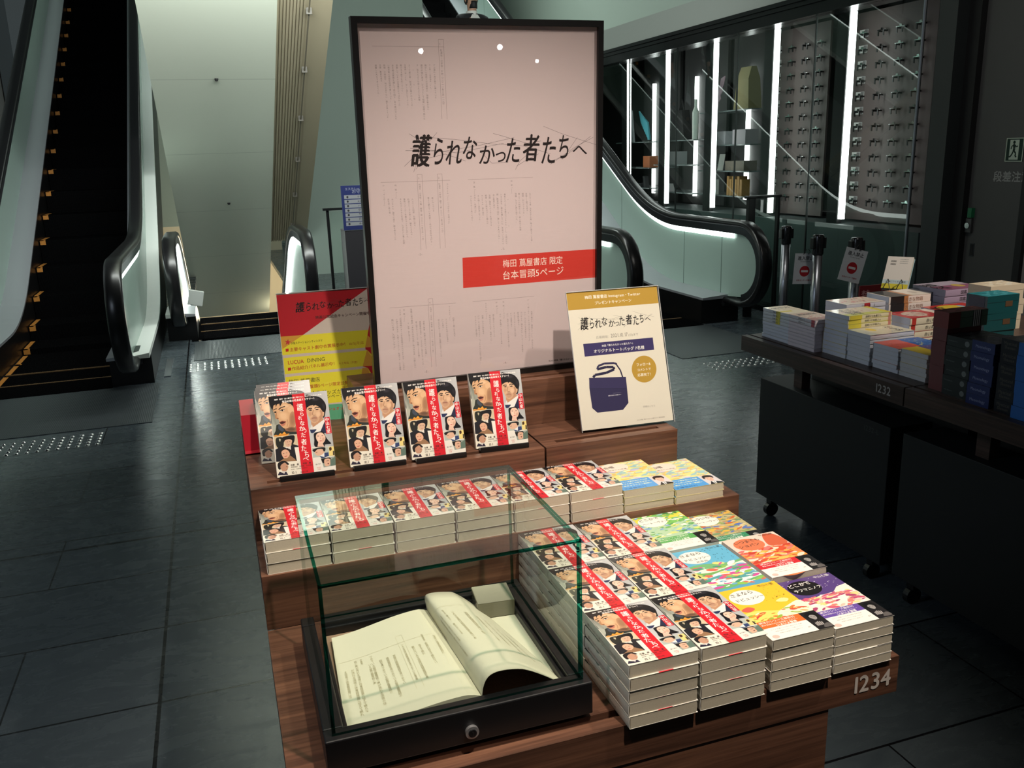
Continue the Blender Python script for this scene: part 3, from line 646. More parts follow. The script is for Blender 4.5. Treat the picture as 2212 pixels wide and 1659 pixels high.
# ---------------------------------------------------------------- artwork of the red banded novel
def novel_art():
    A = Art(0.105, 0.148, [(118, 168), (1058, 68), (285, 1592), (1240, 1450)])
    f, b, e = A.fill, A.blob, A.ell
    q = [(118, 168), (1058, 68), (1240, 1450), (285, 1592)]
    f(q, (226, 218, 206))
    f([(118, 168), (505, 128), (630, 818), (212, 862)], (150, 153, 142))
    b([(150, 380), (200, 420), (240, 560), (250, 660), (180, 640), (165, 520)], (86, 90, 84))
    b([(190, 620), (250, 640), (250, 760), (200, 790)], (172, 174, 160))
    f([(695, 106), (1058, 68), (1190, 1030), (800, 1050)], (178, 179, 178))
    A.grad([(700, 108), (1056, 70), (1180, 1020), (812, 1046)], [(166, 168, 170), (190, 190, 190), (170, 172, 172), (196, 198, 198)])
    A.grad([(120, 170), (230, 330), (250, 660), (190, 640)], [(70, 74, 68), (120, 124, 112), (150, 152, 140), (176, 178, 166)])
    # left man
    f([(215, 835), (245, 760), (255, 660), (300, 640), (400, 720), (560, 745), (625, 720), (640, 815)], (46, 50, 46))
    b([(300, 640), (340, 690), (380, 745), (350, 770), (290, 720)], (66, 74, 86))
    f([(380, 700), (560, 660), (600, 775), (470, 770)], (150, 108, 82))
    b([(196, 395), (205, 300), (300, 245), (470, 265), (535, 335), (560, 470), (565, 600), (560, 690), (480, 725), (390, 718), (330, 668), (300, 622), (306, 592), (284, 560), (240, 545), (232, 480)], (208, 164, 124))
    b([(540, 350), (562, 480), (566, 640), (520, 710), (455, 722), (470, 640), (520, 560), (500, 450)], (186, 142, 106))
    b([(440, 340), (520, 340), (535, 430), (450, 430)], (218, 176, 136))
    A.soft([(300, 440), (360, 420), (440, 450), (450, 560), (390, 590), (320, 560), (290, 500)], (222, 182, 142), (208, 164, 124)); A.soft([(470, 480), (520, 420), (562, 500), (566, 640), (520, 700), (470, 640)], (158, 116, 86), (184, 140, 104)); A.soft([(330, 300), (420, 285), (480, 330), (400, 370), (320, 350)], (222, 184, 146), (208, 164, 124))
    A.soft([(400, 730), (500, 690), (590, 720), (560, 765), (440, 765)], (104, 76, 60), (150, 108, 82))
    b([(235, 470), (262, 470), (268, 520), (246, 545), (234, 515)], (184, 138, 100))
    f([(118, 168), (505, 128), (545, 400), (520, 330), (480, 292), (440, 285), (400, 262), (350, 262), (310, 338), (300, 285), (262, 300), (240, 352), (238, 300), (205, 318), (192, 400), (165, 360), (140, 300)], (26, 25, 28))
    A.line([(203, 400), (228, 380), (258, 372)], .0014, (40, 30, 26)); A.line([(288, 388), (330, 352), (392, 336)], .0016, (40, 30, 26))
    b([(214, 432), (236, 420), (256, 430), (236, 450)], (40, 30, 28)); b([(312, 410), (345, 388), (388, 388), (350, 420)], (232, 220, 205)); e(348, 404, 16, 14, (34, 26, 24)); A.line([(308, 410), (345, 388), (388, 388)], .0009, (40, 28, 24))
    A.line([(262, 440), (240, 505), (250, 545), (290, 548)], .0010, (160, 112, 80)); b([(262, 530), (290, 535), (285, 556), (262, 550)], (140, 92, 66))
    b([(306, 616), (350, 592), (412, 600), (378, 630), (336, 640)], (70, 34, 32)); b([(328, 646), (378, 632), (408, 608), (392, 660), (348, 672)], (188, 116, 96)); A.line([(300, 612), (350, 590), (412, 600)], .0011, (150, 86, 72))
    A.line([(430, 560), (446, 620), (430, 690)], .0012, (180, 134, 100))
    b([(212, 858), (250, 830), (290, 838), (320, 800), (352, 812), (388, 776), (420, 812), (470, 806), (430, 842), (360, 850), (300, 858), (260, 884)], (232, 160, 62)); A.line([(225, 862), (300, 836), (400, 826), (440, 820)], .0012, (190, 108, 34))
    # right man
    f([(965, 800), (1038, 600), (1085, 640), (1180, 1000), (1100, 1000)], (176, 178, 178))
    b([(735, 135), (800, 150), (880, 160), (965, 190), (1032, 270), (1055, 350), (1045, 440), (1030, 525), (1000, 520), (985, 420), (900, 300), (800, 300), (740, 360), (735, 460), (718, 330), (700, 200)], (22, 21, 25))
    f([(815, 580), (1010, 540), (1020, 640), (905, 730), (830, 715)], (186, 140, 108))
    b([(736, 380), (760, 330), (850, 312), (920, 322), (975, 380), (1000, 430), (1024, 440), (1018, 500), (990, 530), (965, 580), (900, 622), (865, 628), (820, 596), (775, 510), (748, 450)], (208, 168, 134))
    b([(960, 400), (996, 440), (996, 540), (940, 600), (900, 618), (930, 540)], (178, 134, 104))
    A.soft([(800, 350), (880, 330), (940, 370), (880, 400), (800, 390)], (222, 186, 152), (208, 168, 134)); A.soft([(770, 430), (820, 420), (840, 470), (800, 520), (775, 490)], (194, 150, 118), (208, 168, 134)); A.soft([(890, 430), (950, 420), (970, 480), (930, 530), (895, 500)], (218, 180, 146), (206, 165, 132)); A.soft([(800, 540), (860, 520), (950, 530), (930, 600), (865, 622), (820, 590)], (184, 142, 114), (205, 164, 131))
    f([(735, 250), (960, 230), (1010, 440), (975, 390), (948, 352), (900, 322), (880, 312), (850, 330), (845, 312), (800, 322), (770, 338), (768, 350), (748, 350), (740, 420)], (22, 21, 25))
    A.soft([(800, 180), (880, 170), (960, 210), (900, 250), (820, 240)], (46, 44, 50), (22, 21, 25)); A.soft([(985, 280), (1030, 300), (1040, 380), (1005, 380)], (40, 38, 44), (22, 21, 25))
    A.line([(764, 388), (790, 370), (830, 372)], .0016, (36, 28, 26)); A.line([(868, 372), (900, 350), (950, 358)], .0016, (36, 28, 26))
    b([(778, 404), (806, 390), (830, 402), (806, 412)], (54, 40, 36)); b([(880, 396), (910, 380), (938, 390), (910, 402)], (54, 40, 36))
    A.line([(850, 400), (838, 470), (850, 492), (888, 486)], .0010, (150, 108, 82)); A.line([(826, 540), (866, 536), (912, 536)], .0014, (140, 88, 74)); b([(836, 512), (880, 502), (908, 512), (880, 522), (850, 522)], (170, 134, 112)); b([(836, 560), (880, 556), (884, 600), (852, 604)], (186, 146, 120))
    f([(832, 715), (1030, 560), (1042, 612), (965, 800), (885, 795)], (226, 222, 216)); f([(832, 650), (800, 735), (868, 752)], (214, 212, 208))
    b([(790, 742), (840, 738), (908, 736), (880, 778), (850, 800), (812, 790)], (40, 50, 84)); f([(770, 800), (800, 730), (815, 790), (800, 900)], (196, 200, 204))
    f([(1036, 598), (1072, 660), (1068, 800), (960, 805)], (40, 44, 70))
    # woman
    b([(868, 810), (925, 782), (1010, 772), (1058, 860), (1098, 920), (1150, 985), (1050, 1000), (1042, 1036), (890, 1036), (876, 920)], (24, 23, 28))
    b([(902, 850), (930, 800), (1000, 795), (1052, 860), (1048, 930), (1010, 980), (960, 972), (916, 920)], (228, 190, 168)); f([(940, 960), (1010, 970), (1040, 1036), (930, 1036)], (222, 184, 164))
    A.soft([(925, 870), (965, 860), (975, 920), (940, 940)], (236, 202, 182), (228, 190, 168)); A.soft([(1000, 880), (1045, 870), (1040, 940), (1005, 960)], (206, 164, 142), (226, 188, 166))
    for x_, y_ in ((936, 852), (1005, 845)): e(x_, y_, 14, 6, (70, 50, 48))
    A.line([(975, 860), (968, 895), (985, 900)], .0007, (196, 150, 130)); b([(958, 935), (982, 928), (1002, 932), (982, 944)], (196, 104, 100))
    # man below left, in dark coat
    f([(212, 862), (600, 826), (620, 1000), (250, 1070)], (206, 190, 158))
    b([(250, 900), (300, 870), (360, 880), (380, 960), (370, 1040), (290, 1060), (255, 1000)], (40, 42, 38)); b([(300, 900), (330, 905), (318, 950)], (190, 180, 150))
    f([(245, 1090), (350, 1025), (430, 1065), (470, 1055), (525, 990), (622, 1020), (600, 1290), (262, 1305)], (34, 34, 40)); f([(430, 1040), (495, 1020), (500, 1090), (455, 1070)], (220, 214, 204))
    b([(392, 925), (440, 900), (505, 915), (512, 980), (476, 1035), (432, 1035), (405, 985)], (208, 170, 144)); b([(352, 880), (440, 848), (545, 838), (556, 920), (535, 985), (505, 1000), (515, 930), (470, 905), (402, 925), (378, 965)], (28, 26, 29))
    A.line([(430, 955), (448, 955)], .0008, (80, 60, 52)); A.line([(470, 950), (488, 950)], .0008, (80, 60, 52)); A.line([(446, 1005), (474, 1002)], .0008, (150, 94, 84))
    # panel with white ground
    f([(556, 1048), (628, 1044), (660, 1295), (602, 1300)], (232, 226, 214))
    b([(322, 1130), (360, 1075), (430, 1066), (488, 1098), (496, 1160), (462, 1180), (440, 1110), (380, 1100), (345, 1150), (350, 1210), (330, 1190)], (42, 33, 30)); b([(346, 1130), (395, 1088), (452, 1104), (484, 1170), (446, 1240), (396, 1246), (360, 1200)], (218, 170, 142))
    f([(316, 1302), (372, 1256), (396, 1240), (440, 1240), (486, 1190), (565, 1250), (598, 1298)], (150, 114, 84)); A.line([(372, 1160), (392, 1155)], .0008, (70, 48, 42)); A.line([(420, 1150), (442, 1146)], .0008, (70, 48, 42)); b([(392, 1208), (420, 1200), (440, 1192), (426, 1214), (402, 1218)], (190, 96, 84))
    f([(268, 1310), (600, 1290), (690, 1535), (285, 1592)], (230, 223, 206))
    b([(286, 1345), (330, 1300), (410, 1290), (472, 1340), (450, 1360), (400, 1320), (348, 1370), (335, 1440), (300, 1430)], (34, 30, 32)); b([(332, 1380), (400, 1322), (455, 1372), (462, 1400), (448, 1440), (425, 1468), (360, 1462)], (192, 146, 120))
    f([(290, 1545), (318, 1480), (372, 1500), (430, 1478), (462, 1535)], (48, 44, 62)); f([(350, 1470), (420, 1470), (395, 1520)], (214, 206, 200)); A.line([(425, 1392), (448, 1388)], .0008, (60, 44, 40)); A.line([(430, 1440), (450, 1436)], .0009, (120, 70, 62))
    # small pictures lower right
    f([(842, 1064), (1190, 1030), (1216, 1192), (862, 1232)], (176, 184, 176)); f([(1112, 1042), (1190, 1030), (1214, 1190), (1124, 1198)], (226, 204, 128)); b([(1120, 1060), (1150, 1046), (1160, 1090), (1130, 1110)], (70, 44, 30)); f([(1180, 1110), (1200, 1110), (1212, 1185), (1185, 1188)], (60, 50, 44))
    b([(884, 1115), (950, 1082), (1040, 1085), (1042, 1140), (990, 1185), (930, 1195), (898, 1165)], (214, 174, 148)); b([(850, 1096), (920, 1062), (1046, 1048), (1056, 1110), (1030, 1120), (1010, 1080), (930, 1084), (886, 1130)], (30, 28, 30))
    f([(968, 1206), (1044, 1146), (1108, 1134), (1118, 1196), (1010, 1250)], (52, 66, 106)); f([(975, 1200), (1044, 1146), (1046, 1220)], (226, 224, 220)); A.line([(905, 1140), (930, 1132)], .0009, (60, 46, 42))
    f([(978, 1240), (1130, 1222), (1222, 1204), (1232, 1360), (1040, 1402)], (150, 158, 148)); b([(972, 1262), (1050, 1238), (1130, 1226), (1148, 1262), (1060, 1262), (1042, 1330), (1000, 1300)], (34, 31, 32))
    b([(1046, 1270), (1100, 1244), (1142, 1262), (1152, 1330), (1112, 1376), (1060, 1372)], (216, 172, 146)); f([(1140, 1270), (1222, 1210), (1232, 1360), (1150, 1380)], (96, 116, 104)); A.line([(1080, 1290), (1120, 1284)], .0009, (70, 48, 42)); b([(1096, 1330), (1124, 1324), (1116, 1346)], (120, 60, 56))
    f([(858, 1232), (980, 1218), (1040, 1402), (1232, 1362), (1240, 1450), (890, 1506)], (228, 222, 212))
    # band, titles
    f([(500, 129), (697, 107), (888, 1505), (690, 1535)], (206, 34, 46))
    wt = (246, 240, 234)
    for ch, x0, y0, x1, y1, bo in (('護', 586, 288, 684, 412, .03), ('ら', 640, 425, 692, 502, .02), ('れ', 608, 500, 668, 570, .02), ('な', 640, 586, 712, 666, .02), ('か', 630, 680, 722, 762, .02), ('っ', 698, 728, 744, 792, .02), ('た', 660, 792, 728, 872, .02), ('者', 664, 900, 752, 1002, .03), ('た', 668, 1018, 748, 1120, .02), ('ち', 724, 1120, 792, 1226, .02), ('へ', 700, 1232, 792, 1272, .02)):
        A.fit(ch, x0, y0, x1, y1, wt, 0.12, bo, 4, up=ch == '護')
    f([(1030, 530), (1112, 515), (1156, 800), (1066, 815)], (196, 36, 48)); A.vtext('中山七里', (1068, 530), (1106, 800), wt, 1.0, .02)
    A.text('連続“餓死”殺人事件の裏に隠された、あまりにも哀切な真実。', (214, 232), (1000, 140), wt, 1.0, .02)
    A.text('号泣必至の社会派ミステリー！', (342, 272), (885, 206), wt, 1.0, .03)
    ink = (60, 44, 40)
    A.text('佐藤　健　　阿部　寛', (500, 1378), (832, 1330), ink, 1.0, .02); A.text('清原果耶　林遣都　永山瑛太', (504, 1414), (862, 1366), ink); A.text('緒形直人　吉岡秀隆　倍賞美津子', (506, 1450), (776, 1412), ink); A.text('10.1', (518, 1522), (598, 1510), ink, 1.2, .02); A.text('全国公開', (660, 1502), (790, 1482), ink)
    A.text('瀬々敬久', (905, 1362), (1000, 1344), ink); A.text('宝島社', (930, 1418), (1000, 1406), (214, 120, 110)); A.text('文庫', (940, 1450), (992, 1442), (214, 120, 110))
    return A

def jacket(name, art, w, h, t, spine=(228, 224, 214), spine_fn=None, m=PRINT):
    """folded paper cover: front sheet with artwork, rounded spine at x = 0, back sheet.  Book lies flat, base at z=0"""
    V, F, C = [], [], []
    s = 0.0005; c = rgb(*spine)
    q = MB(); q.box(0.0015, w, 0, h, t-s, t); q.box(0.0015, w, 0, h, 0, s)
    n = 6; ring = [(0.0015-0.0015*math.sin(PI*i/n), t/2-(t/2)*math.cos(PI*i/n)) for i in range(n+1)]
    rin = [(x+0.0008, t/2+(z-t/2)*0.95) for x, z in ring]
    vs = [(x, 0, z) for x, z in ring]+[(x, h, z) for x, z in ring]+[(x, 0, z) for x, z in rin]+[(x, h, z) for x, z in rin]
    fs = []
    for i in range(n):
        fs += [(i, i+1, n+1+i+1, n+1+i), (i, 2*(n+1)+i, 2*(n+1)+i+1, i+1), (n+1+i, n+2+i, 3*(n+1)+i+1, 3*(n+1)+i)]
    q.add(vs, fs)
    V += q.v; F += q.f; C += [c]*len(q.f)
    art.mesh_into(V, F, C, lambda x, y, z: (x, y, t+z+1e-5))
    if spine_fn:
        S = Art(h, t); spine_fn(S)
        S.mesh_into(V, F, C, lambda x, y, z: (-z-0.0001-0.0, h-x, t-y*1.0 if False else y))
    return colored(name, V, F, C, m)
def book_proto(name, label, art, w, h, t, spine=(228, 224, 214), spine_fn=None, page=PAPER, group=None, cat='book'):
    R = thing(name, label, cat, (0, 0, -5), 0, group)
    j = jacket('cover', art, w, h, t, spine, spine_fn); j.parent = R
    k = MB(); a = 0.0003
    n = 4; prof = [(0.0022, 0.0006), (w-0.003, 0.0006)]+[(w-0.003+0.0018*math.sin(PI*i/n), t/2-(t/2-0.0006)*math.cos(PI*i/n)) for i in range(1, n)]+[(w-0.003, t-0.0006), (0.0022, t-0.0006)]
    k.loft([[(x, y, z) for x, z in prof] for y in (a, h-a)]); k.build('page_block', page, R)
    return R
SPN = lambda title, dark=(150, 144, 136), tip=None: (lambda S: (S.text(title, (0.012, S.h*0.28), (0.075, S.h*0.28), dark, 0.9), S.text('中山七里', (0.088, S.h*0.3), (0.108, S.h*0.3), dark, 0.9), tip and S.rect(S.w*0.80, 0.001, S.w*0.9, S.h-0.001, tip)))
NT = 0.0190
novel = book_proto('paperback_novel', 'red banded paperback novel', novel_art(), 0.105, 0.148, NT, (226, 222, 212), SPN('護られなかった者たちへ'))
used = set()
def put(proto, loc, rz=0.0, label=None, group=None, rot=None):
    if proto.name not in used:
        used.add(proto.name); proto.location = loc; proto.rotation_euler = rot or (0, 0, rz)
        if label: proto['label'] = label
        if group: proto['group'] = group
        return proto
    return dup(proto, loc, rz, label, group, rot)
ORD = ['bottom', 'second', 'third', 'fourth', 'fifth', 'sixth', 'seventh', 'eighth', 'ninth', 'tenth', 'eleventh', 'twelfth']
def level(i, n): return 'topmost' if i == n-1 else ('lowest' if i == 0 else ORD[i]+' up')
def short(kind, lv, where): return '%s, %s %s' % (kind, lv, where)
def stack(proto, x, y, z, n, t, kind, where, group, rz=0.0, jit=0.0007):
    for i in range(n):
        put(proto, (x+rnd.uniform(-jit, jit), y+rnd.uniform(-jit, jit)*1.5, z+i*(t+0.00022)), rz+rnd.uniform(-0.006, 0.006), short(kind, level(i, n), where), group)
NV = 'red banded novel lying flat'
for c, x, side in ((0, -0.2414, 'beside glass case'), (1, -0.1337, 'beside bright covers')):
    for r, wh in ((0, 'front'), (1, 'middle'), (2, 'rear')):
        stack(novel, x, -0.0094+r*0.1483, TZ, 5, NT, NV, 'in %s stack %s' % (wh, side), 'red banded novels on the lowest step')
for i in range(6):
    x = -0.672+i*0.1072
    stack(novel, x, 0.4405, TZ+0.097, 3, NT-0.001 if False else NT, NV, 'in %s stack from left on middle step' % ['first', 'second', 'third', 'fourth', 'fifth', 'sixth'][i], 'red banded novels on the middle step')

# ---------------------------------------------------------------- the bright covers with a round title
def wave(A, y0, y1, c, amp=.004, ph=0.0, fr=2.0):
    n = 16; w = A.w
    up = [(w*i/n, y1+amp*math.sin(ph+fr*PI*i/n)) for i in range(n+1)]; dn = [(w*i/n, y0+amp*0.6*math.sin(ph*1.7+fr*1.2*PI*i/n)) for i in range(n, -1, -1)]
    A.fill(dn[::-1]+up[::-1], c)
def leafs(A, n, cols, x0, x1, y0, y1, s, seed):
    r = random.Random(seed)
    n = int(n*1.6); s *= .8
    for i in range(n):
        a = s*r.uniform(.5, 1.4); A.ell(min(max(r.uniform(x0, x1), a), A.w-a), min(max(r.uniform(y0, y1), a*.6), A.h-a*.6), a, a*r.uniform(.22, .45), r.choice(cols), 10, r.uniform(-.45, .6))
def circle_art(bg, title, author, waves, disc, ink, obi, seed, portrait=True, dots=None, line3=None, scene=None):
    A = Art(0.105, 0.148); A.rect(0, 0, .105, .148, bg)
    if scene: scene(A)
    for (y0, y1, c, am, ph) in waves: wave(A, y0, y1, c, am, ph)
    if dots:
        r = random.Random(seed)
        for i in range(34): A.ell(r.uniform(.045, .102), r.uniform(.085, .142), .0007, .0012, dots, 6, r.uniform(0, 3))
    A.ell(.036, .118, .028, .0225, disc, 40)
    L = title.split('\n'); y = .125 if len(L) > 1 else .115
    for i, s in enumerate(L): A.text(s, (.013, y-i*.0155), (.013+.0475*min(1, len(s)/5.0)+.004, y-i*.0155+.002), ink, 1.05, .015, 4)
    if line3: A.text(line3, (.03, .099), (.052, .0995), ink, .9)
    A.text(author, (.070, .139), (.099, .139), ink if sum(bg) > 300 else (240, 236, 230), 1.0)
    if obi:
        A.rect(0, 0, .105, .030, (240, 234, 224)); A.rect(0, .030, .105, .049, obi)
        A.text('岬洋介シリーズ最新刊', (.008, .0425), (.068, .0425), (250, 244, 236), 1.0); A.text('累計突破の大人気音楽ミステリー', (.008, .037), (.070, .037), (250, 244, 236), .9); A.text('いよいよ登場', (.030, .0312), (.064, .0312), (252, 248, 240), 1.0, .02)
        for i, s in enumerate(('ピアノの調べとともに明かされる謎', '感動の音楽ミステリーが帰ってきた', '待望の文庫書き下ろし新作です')): A.text(s, (.014+.004*i, .0235-i*.0055), (.066-.003*i, .0235-i*.0055), (110, 104, 100), .9)
        A.ell(.011, .0075, .0055, .0045, (232, 188, 176), 16)
        A.rect(.078, 0, .105, .049, (34, 32, 33))
        A.blob([(.082, .040), (.090, .046), (.099, .044), (.102, .034), (.096, .028), (.086, .030)], (22, 21, 22)); A.blob([(.0865, .036), (.092, .039), (.097, .035), (.0955, .028), (.091, .0255), (.0875, .030)], (150, 146, 142)); A.ell(.0895, .034, .0012, .0006, (40, 38, 38), 8); A.ell(.0945, .0335, .0012, .0006, (40, 38, 38), 8)
        for i in range(5): A.line([(.084+i*.0024, .010), (.0845+i*.0027, .0205-abs(2-i)*.0012)], .0016, (176, 170, 166))
        A.blob([(.090, .004), (.097, .012), (.103, .012), (.104, .003)], (96, 92, 90)); A.text('の', (.068, .010), (.074, .012), (70, 66, 64), .6)
    return A
RT = 0.0163
def scene_yellow(A):
    wave(A, .03, .072, (240, 214, 110), .006, .4); A.blob([(.050, .060), (.080, .076), (.105, .082), (.105, .050), (.060, .046)], (246, 236, 206)); A.blob([(.070, .092), (.084, .098), (.092, .092), (.084, .086)], (248, 226, 150)); A.blob([(.006, .086), (.020, .092), (.028, .084), (.014, .078)], (216, 96, 78)); leafs(A, 26, [(230, 120, 60), (226, 150, 60), (150, 178, 70), (238, 226, 190), (206, 74, 60)], .002, .1, .05, .07, .007, 4); A.text('♪♫♪♬', (.070, .100), (.098, .104), (150, 120, 40), .8)
def scene_blue(A):
    for i, (y, c) in enumerate(((.088, (120, 178, 120)), (.076, (226, 232, 214)), (.066, (120, 170, 96)), (.056, (214, 226, 236)), (.044, (90, 160, 160)), (.032, (232, 236, 226)), (.020, (110, 176, 108)), (.010, (92, 160, 190)))): wave(A, y-.02, y, c, .0045, i*1.3)
    leafs(A, 60, [(206, 84, 150), (140, 190, 90), (236, 240, 232), (110, 170, 200), (220, 110, 90), (80, 150, 120), (238, 214, 130)], .0, .105, .01, .088, .010, 9)
def scene_purple(A):
    A.fill([(0, .0), (.105, .0), (.105, .108), (.085, .104), (.070, .092), (.045, .090), (.020, .084), (0, .088)], (238, 226, 212)); A.blob([(.06, .078), (.08, .090), (.1, .092), (.104, .070), (.07, .062)], (244, 238, 222))
    leafs(A, 60, [(226, 130, 120), (206, 90, 120), (238, 190, 170), (236, 214, 140), (246, 238, 230), (170, 70, 110)], .0, .105, .052, .09, .009, 5)
    r = random.Random(3)
    for i in range(40): A.ell(r.uniform(.002, .103), r.uniform(.104, .146), .0005, .0012, (226, 220, 232), 6, r.uniform(0, 3))
def scene_orange(A):
    wave(A, .0, .086, (228, 128, 76), .007, 1.0); A.blob([(.066, .105), (.080, .144), (.1, .136), (.104, .104), (.085, .096)], (206, 98, 66)); leafs(A, 80, [(236, 160, 70), (216, 86, 54), (240, 190, 96), (200, 70, 50), (244, 214, 190), (214, 120, 110)], .0, .105, .05, .098, .011, 6)
def scene_green(A):
    wave(A, .1, .150, (120, 190, 96), .004, .3); wave(A, .120, .136, (238, 214, 80), .005, 1.2); wave(A, .040, .100, (178, 206, 170), .006, 2.0); leafs(A, 110, [(120, 184, 100), (236, 224, 120), (150, 196, 190), (90, 160, 90), (238, 240, 220), (120, 160, 210)], .0, .105, .05, .146, .007, 8)
def scene_garden(A):
    leafs(A, 140, [(150, 170, 100), (206, 110, 60), (226, 180, 80), (120, 150, 110), (214, 196, 150), (96, 120, 180), (170, 150, 110)], .0, .105, .05, .147, .009, 12)
def scene_space(A):
    leafs(A, 150, [(240, 224, 140), (236, 200, 110), (190, 214, 190), (238, 236, 190), (226, 180, 120), (160, 200, 200), (200, 190, 220)], .0, .105, .05, .147, .010, 15)
CREAM = (242, 236, 224); INK = (54, 48, 44)
def mk(lbl, art, t, sp): return book_proto('paperback_novel', lbl, art, 0.105, 0.148, t, sp, SPN('音楽ミステリー'))
yellow = mk('yellow', circle_art((240, 190, 54), 'さよなら\nドビュッシー', '中山七里', [], CREAM, INK, (230, 110, 50), 1, scene=scene_yellow, dots=(190, 150, 50)), RT, (226, 220, 206))
blue = mk('blue', circle_art((104, 178, 208), 'さよなら\nドビュッシー', '中山七里', [], CREAM, INK, None, 2, scene=scene_blue, dots=(50, 84, 96), line3='前奏曲'), RT, (228, 224, 214))
purple = mk('purple', circle_art((88, 66, 124), 'どこかで\nラフマニノフ', '中山七里', [], (30, 28, 30), (240, 234, 226), (104, 78, 158), 3, scene=scene_purple), 0.0144, (228, 224, 214))
orange = mk('orange', circle_art((236, 206, 190), 'いつまでも\nショパン', '中山七里', [], (222, 122, 84), INK, (206, 44, 52), 4, scene=scene_orange), 0.0165, (230, 222, 210))
green = mk('green', circle_art((196, 214, 140), 'どこかで\nベートーヴェン', '中山七里', [], CREAM, INK, (92, 168, 90), 5, scene=scene_green), 0.0170, (228, 226, 214))
garden = mk('garden', circle_art((190, 178, 130), 'もういちど\nベートーヴェン', '中山七里', [], CREAM, INK, (60, 140, 100), 6, scene=scene_garden), 0.0170, (228, 224, 212))
def space_art():
    A = circle_art((238, 226, 150), '合唱', '', [], (242, 226, 210), INK, None, 7, scene=scene_space)
    A.text('岬洋介の帰還', (.016, .103), (.056, .103), INK, .8)
    A.rect(0, 0, .105, .047, (86, 158, 220)); 
    for i, s in enumerate(('本シリーズ累計百六十万部', 'どんでん返しの帝王が放つ', '人気キャラクター勢揃い')): A.text(s, (.004, .037-i*.010), (.068, .037-i*.010), (238, 240, 190), 1.0, .02)
    A.text('文庫最新刊', (.004, .004), (.05, .004), (40, 70, 120), .8)
    A.rect(.073, 0, .105, .047, (214, 206, 206)); A.fill([(.076, 0), (.084, .014), (.094, .012), (.104, .006), (.104, 0)], (30, 28, 32)); A.fill([(.085, .013), (.093, .011), (.090, 0), (.086, 0)], (236, 232, 230)); A.fill([(.0875, .009), (.0895, .009), (.0895, 0), (.0875, 0)], (26, 24, 28))
    A.blob([(.078, .034), (.081, .043), (.090, .046), (.099, .042), (.100, .032), (.096, .028), (.080, .028)], (44, 30, 28)); A.blob([(.081, .033), (.088, .036), (.096, .033), (.095, .021), (.089, .0155), (.083, .021)], (226, 182, 160)); A.fill([(.080, .030), (.084, .037), (.091, .0345), (.097, .036), (.098, .031), (.0965, .04), (.082, .042)], (44, 30, 28)); A.ell(.085, .028, .0014, .0007, (50, 36, 34), 8); A.ell(.0925, .028, .0014, .0007, (50, 36, 34), 8); A.line([(.0865, .0205), (.0905, .0205)], .0006, (180, 96, 86))
    return A
space = mk('space', space_art(), 0.0144, (232, 220, 170))
stack(yellow, -0.0197, -0.0072, TZ, 5, RT, 'yellow novel with round cream title disc', 'in front stack left of purple cover', 'yellow covered novels')
stack(blue, -0.0225, 0.1415, TZ, 5, RT-0.0004, 'sky blue novel with green hills on cover', 'behind the yellow cover', 'sky blue covered novels')
stack(green, -0.0240, 0.2890, TZ, 5, 0.0170, 'pale green novel with green paper band', 'behind the sky blue cover', 'pale green covered novels')
stack(purple, 0.0905, -0.0033, TZ, 5, 0.0144, 'purple novel with black round title', 'in front right stack', 'purple covered novels')
stack(orange, 0.0880, 0.1470, TZ, 5, 0.0165, 'orange novel with red paper band', 'behind the purple cover', 'orange covered novels')
stack(garden, 0.0850, 0.2900, TZ, 4, 0.0170, 'flower garden novel with dark green band', 'behind the orange cover', 'flower garden covered novels')
stack(space, -0.0294, 0.444, TZ+0.097, 3, 0.0144, 'pastel yellow novel with blue paper band', 'in left of two such stacks', 'pastel yellow novels with blue band', rz=-0.012)
stack(space, 0.0770, 0.441, TZ+0.097, 2, 0.0144, 'pastel yellow novel with blue paper band', 'in low right end stack', 'pastel yellow novels with blue band')

# ---------------------------------------------------------------- four novels standing on black wire stands
def stand(loc, rz, lb):
    S = thing('book_stand', lb, 'book stand', loc, rz, 'black book stands on the upper step')
    k = MB(); k.box(0.004, 0.101, -0.018, 0.030, 0, 0.004); k.box(0.004, 0.101, -0.0215, -0.018, 0, 0.011); k.build('foot', BLACK, S, bevel=0.0015)
    k = MB(); t = 0.3353
    k.obox((0.030, 0.034, 0.002), (0.045, 0, 0), (0, 0.003, 0), (0, math.sin(t)*0.112, math.cos(t)*0.112)); k.build('back_rest', BLACK, S)
    k = MB(); k.obox((0.038, 0.072, 0.0), (0.03, 0, 0), (0, 0.004, 0), (0, -0.008, 0.095)); k.build('prop_leg', BLACK, S)
for i, (x, y, a) in enumerate(((-0.6331, 0.6227, -0.0237), (-0.5006, 0.6240, -0.0178), (-0.3853, 0.6165, -0.0038), (-0.2561, 0.6277, -0.0747))):
    wd = ['leftmost', 'second from left', 'third from left', 'rightmost'][i]
    stand((x, y, TZ+0.194), a, 'low black stand under the %s upright novel' % wd)
    t = 0.3353
    # cover faces the viewer: local x right, local y up along the leaning board
    M = Matrix.Translation((x, y, TZ+0.1962)) @ Matrix.Rotation(a, 4, 'Z') @ Matrix.Rotation(PI/2-t, 4, 'X') @ Matrix.Translation((0, 0, -NT))
    put(novel, M.to_translation(), label='red banded novel standing upright, %s of four on stands' % wd, group='upright novels on the upper step', rot=M.to_euler())

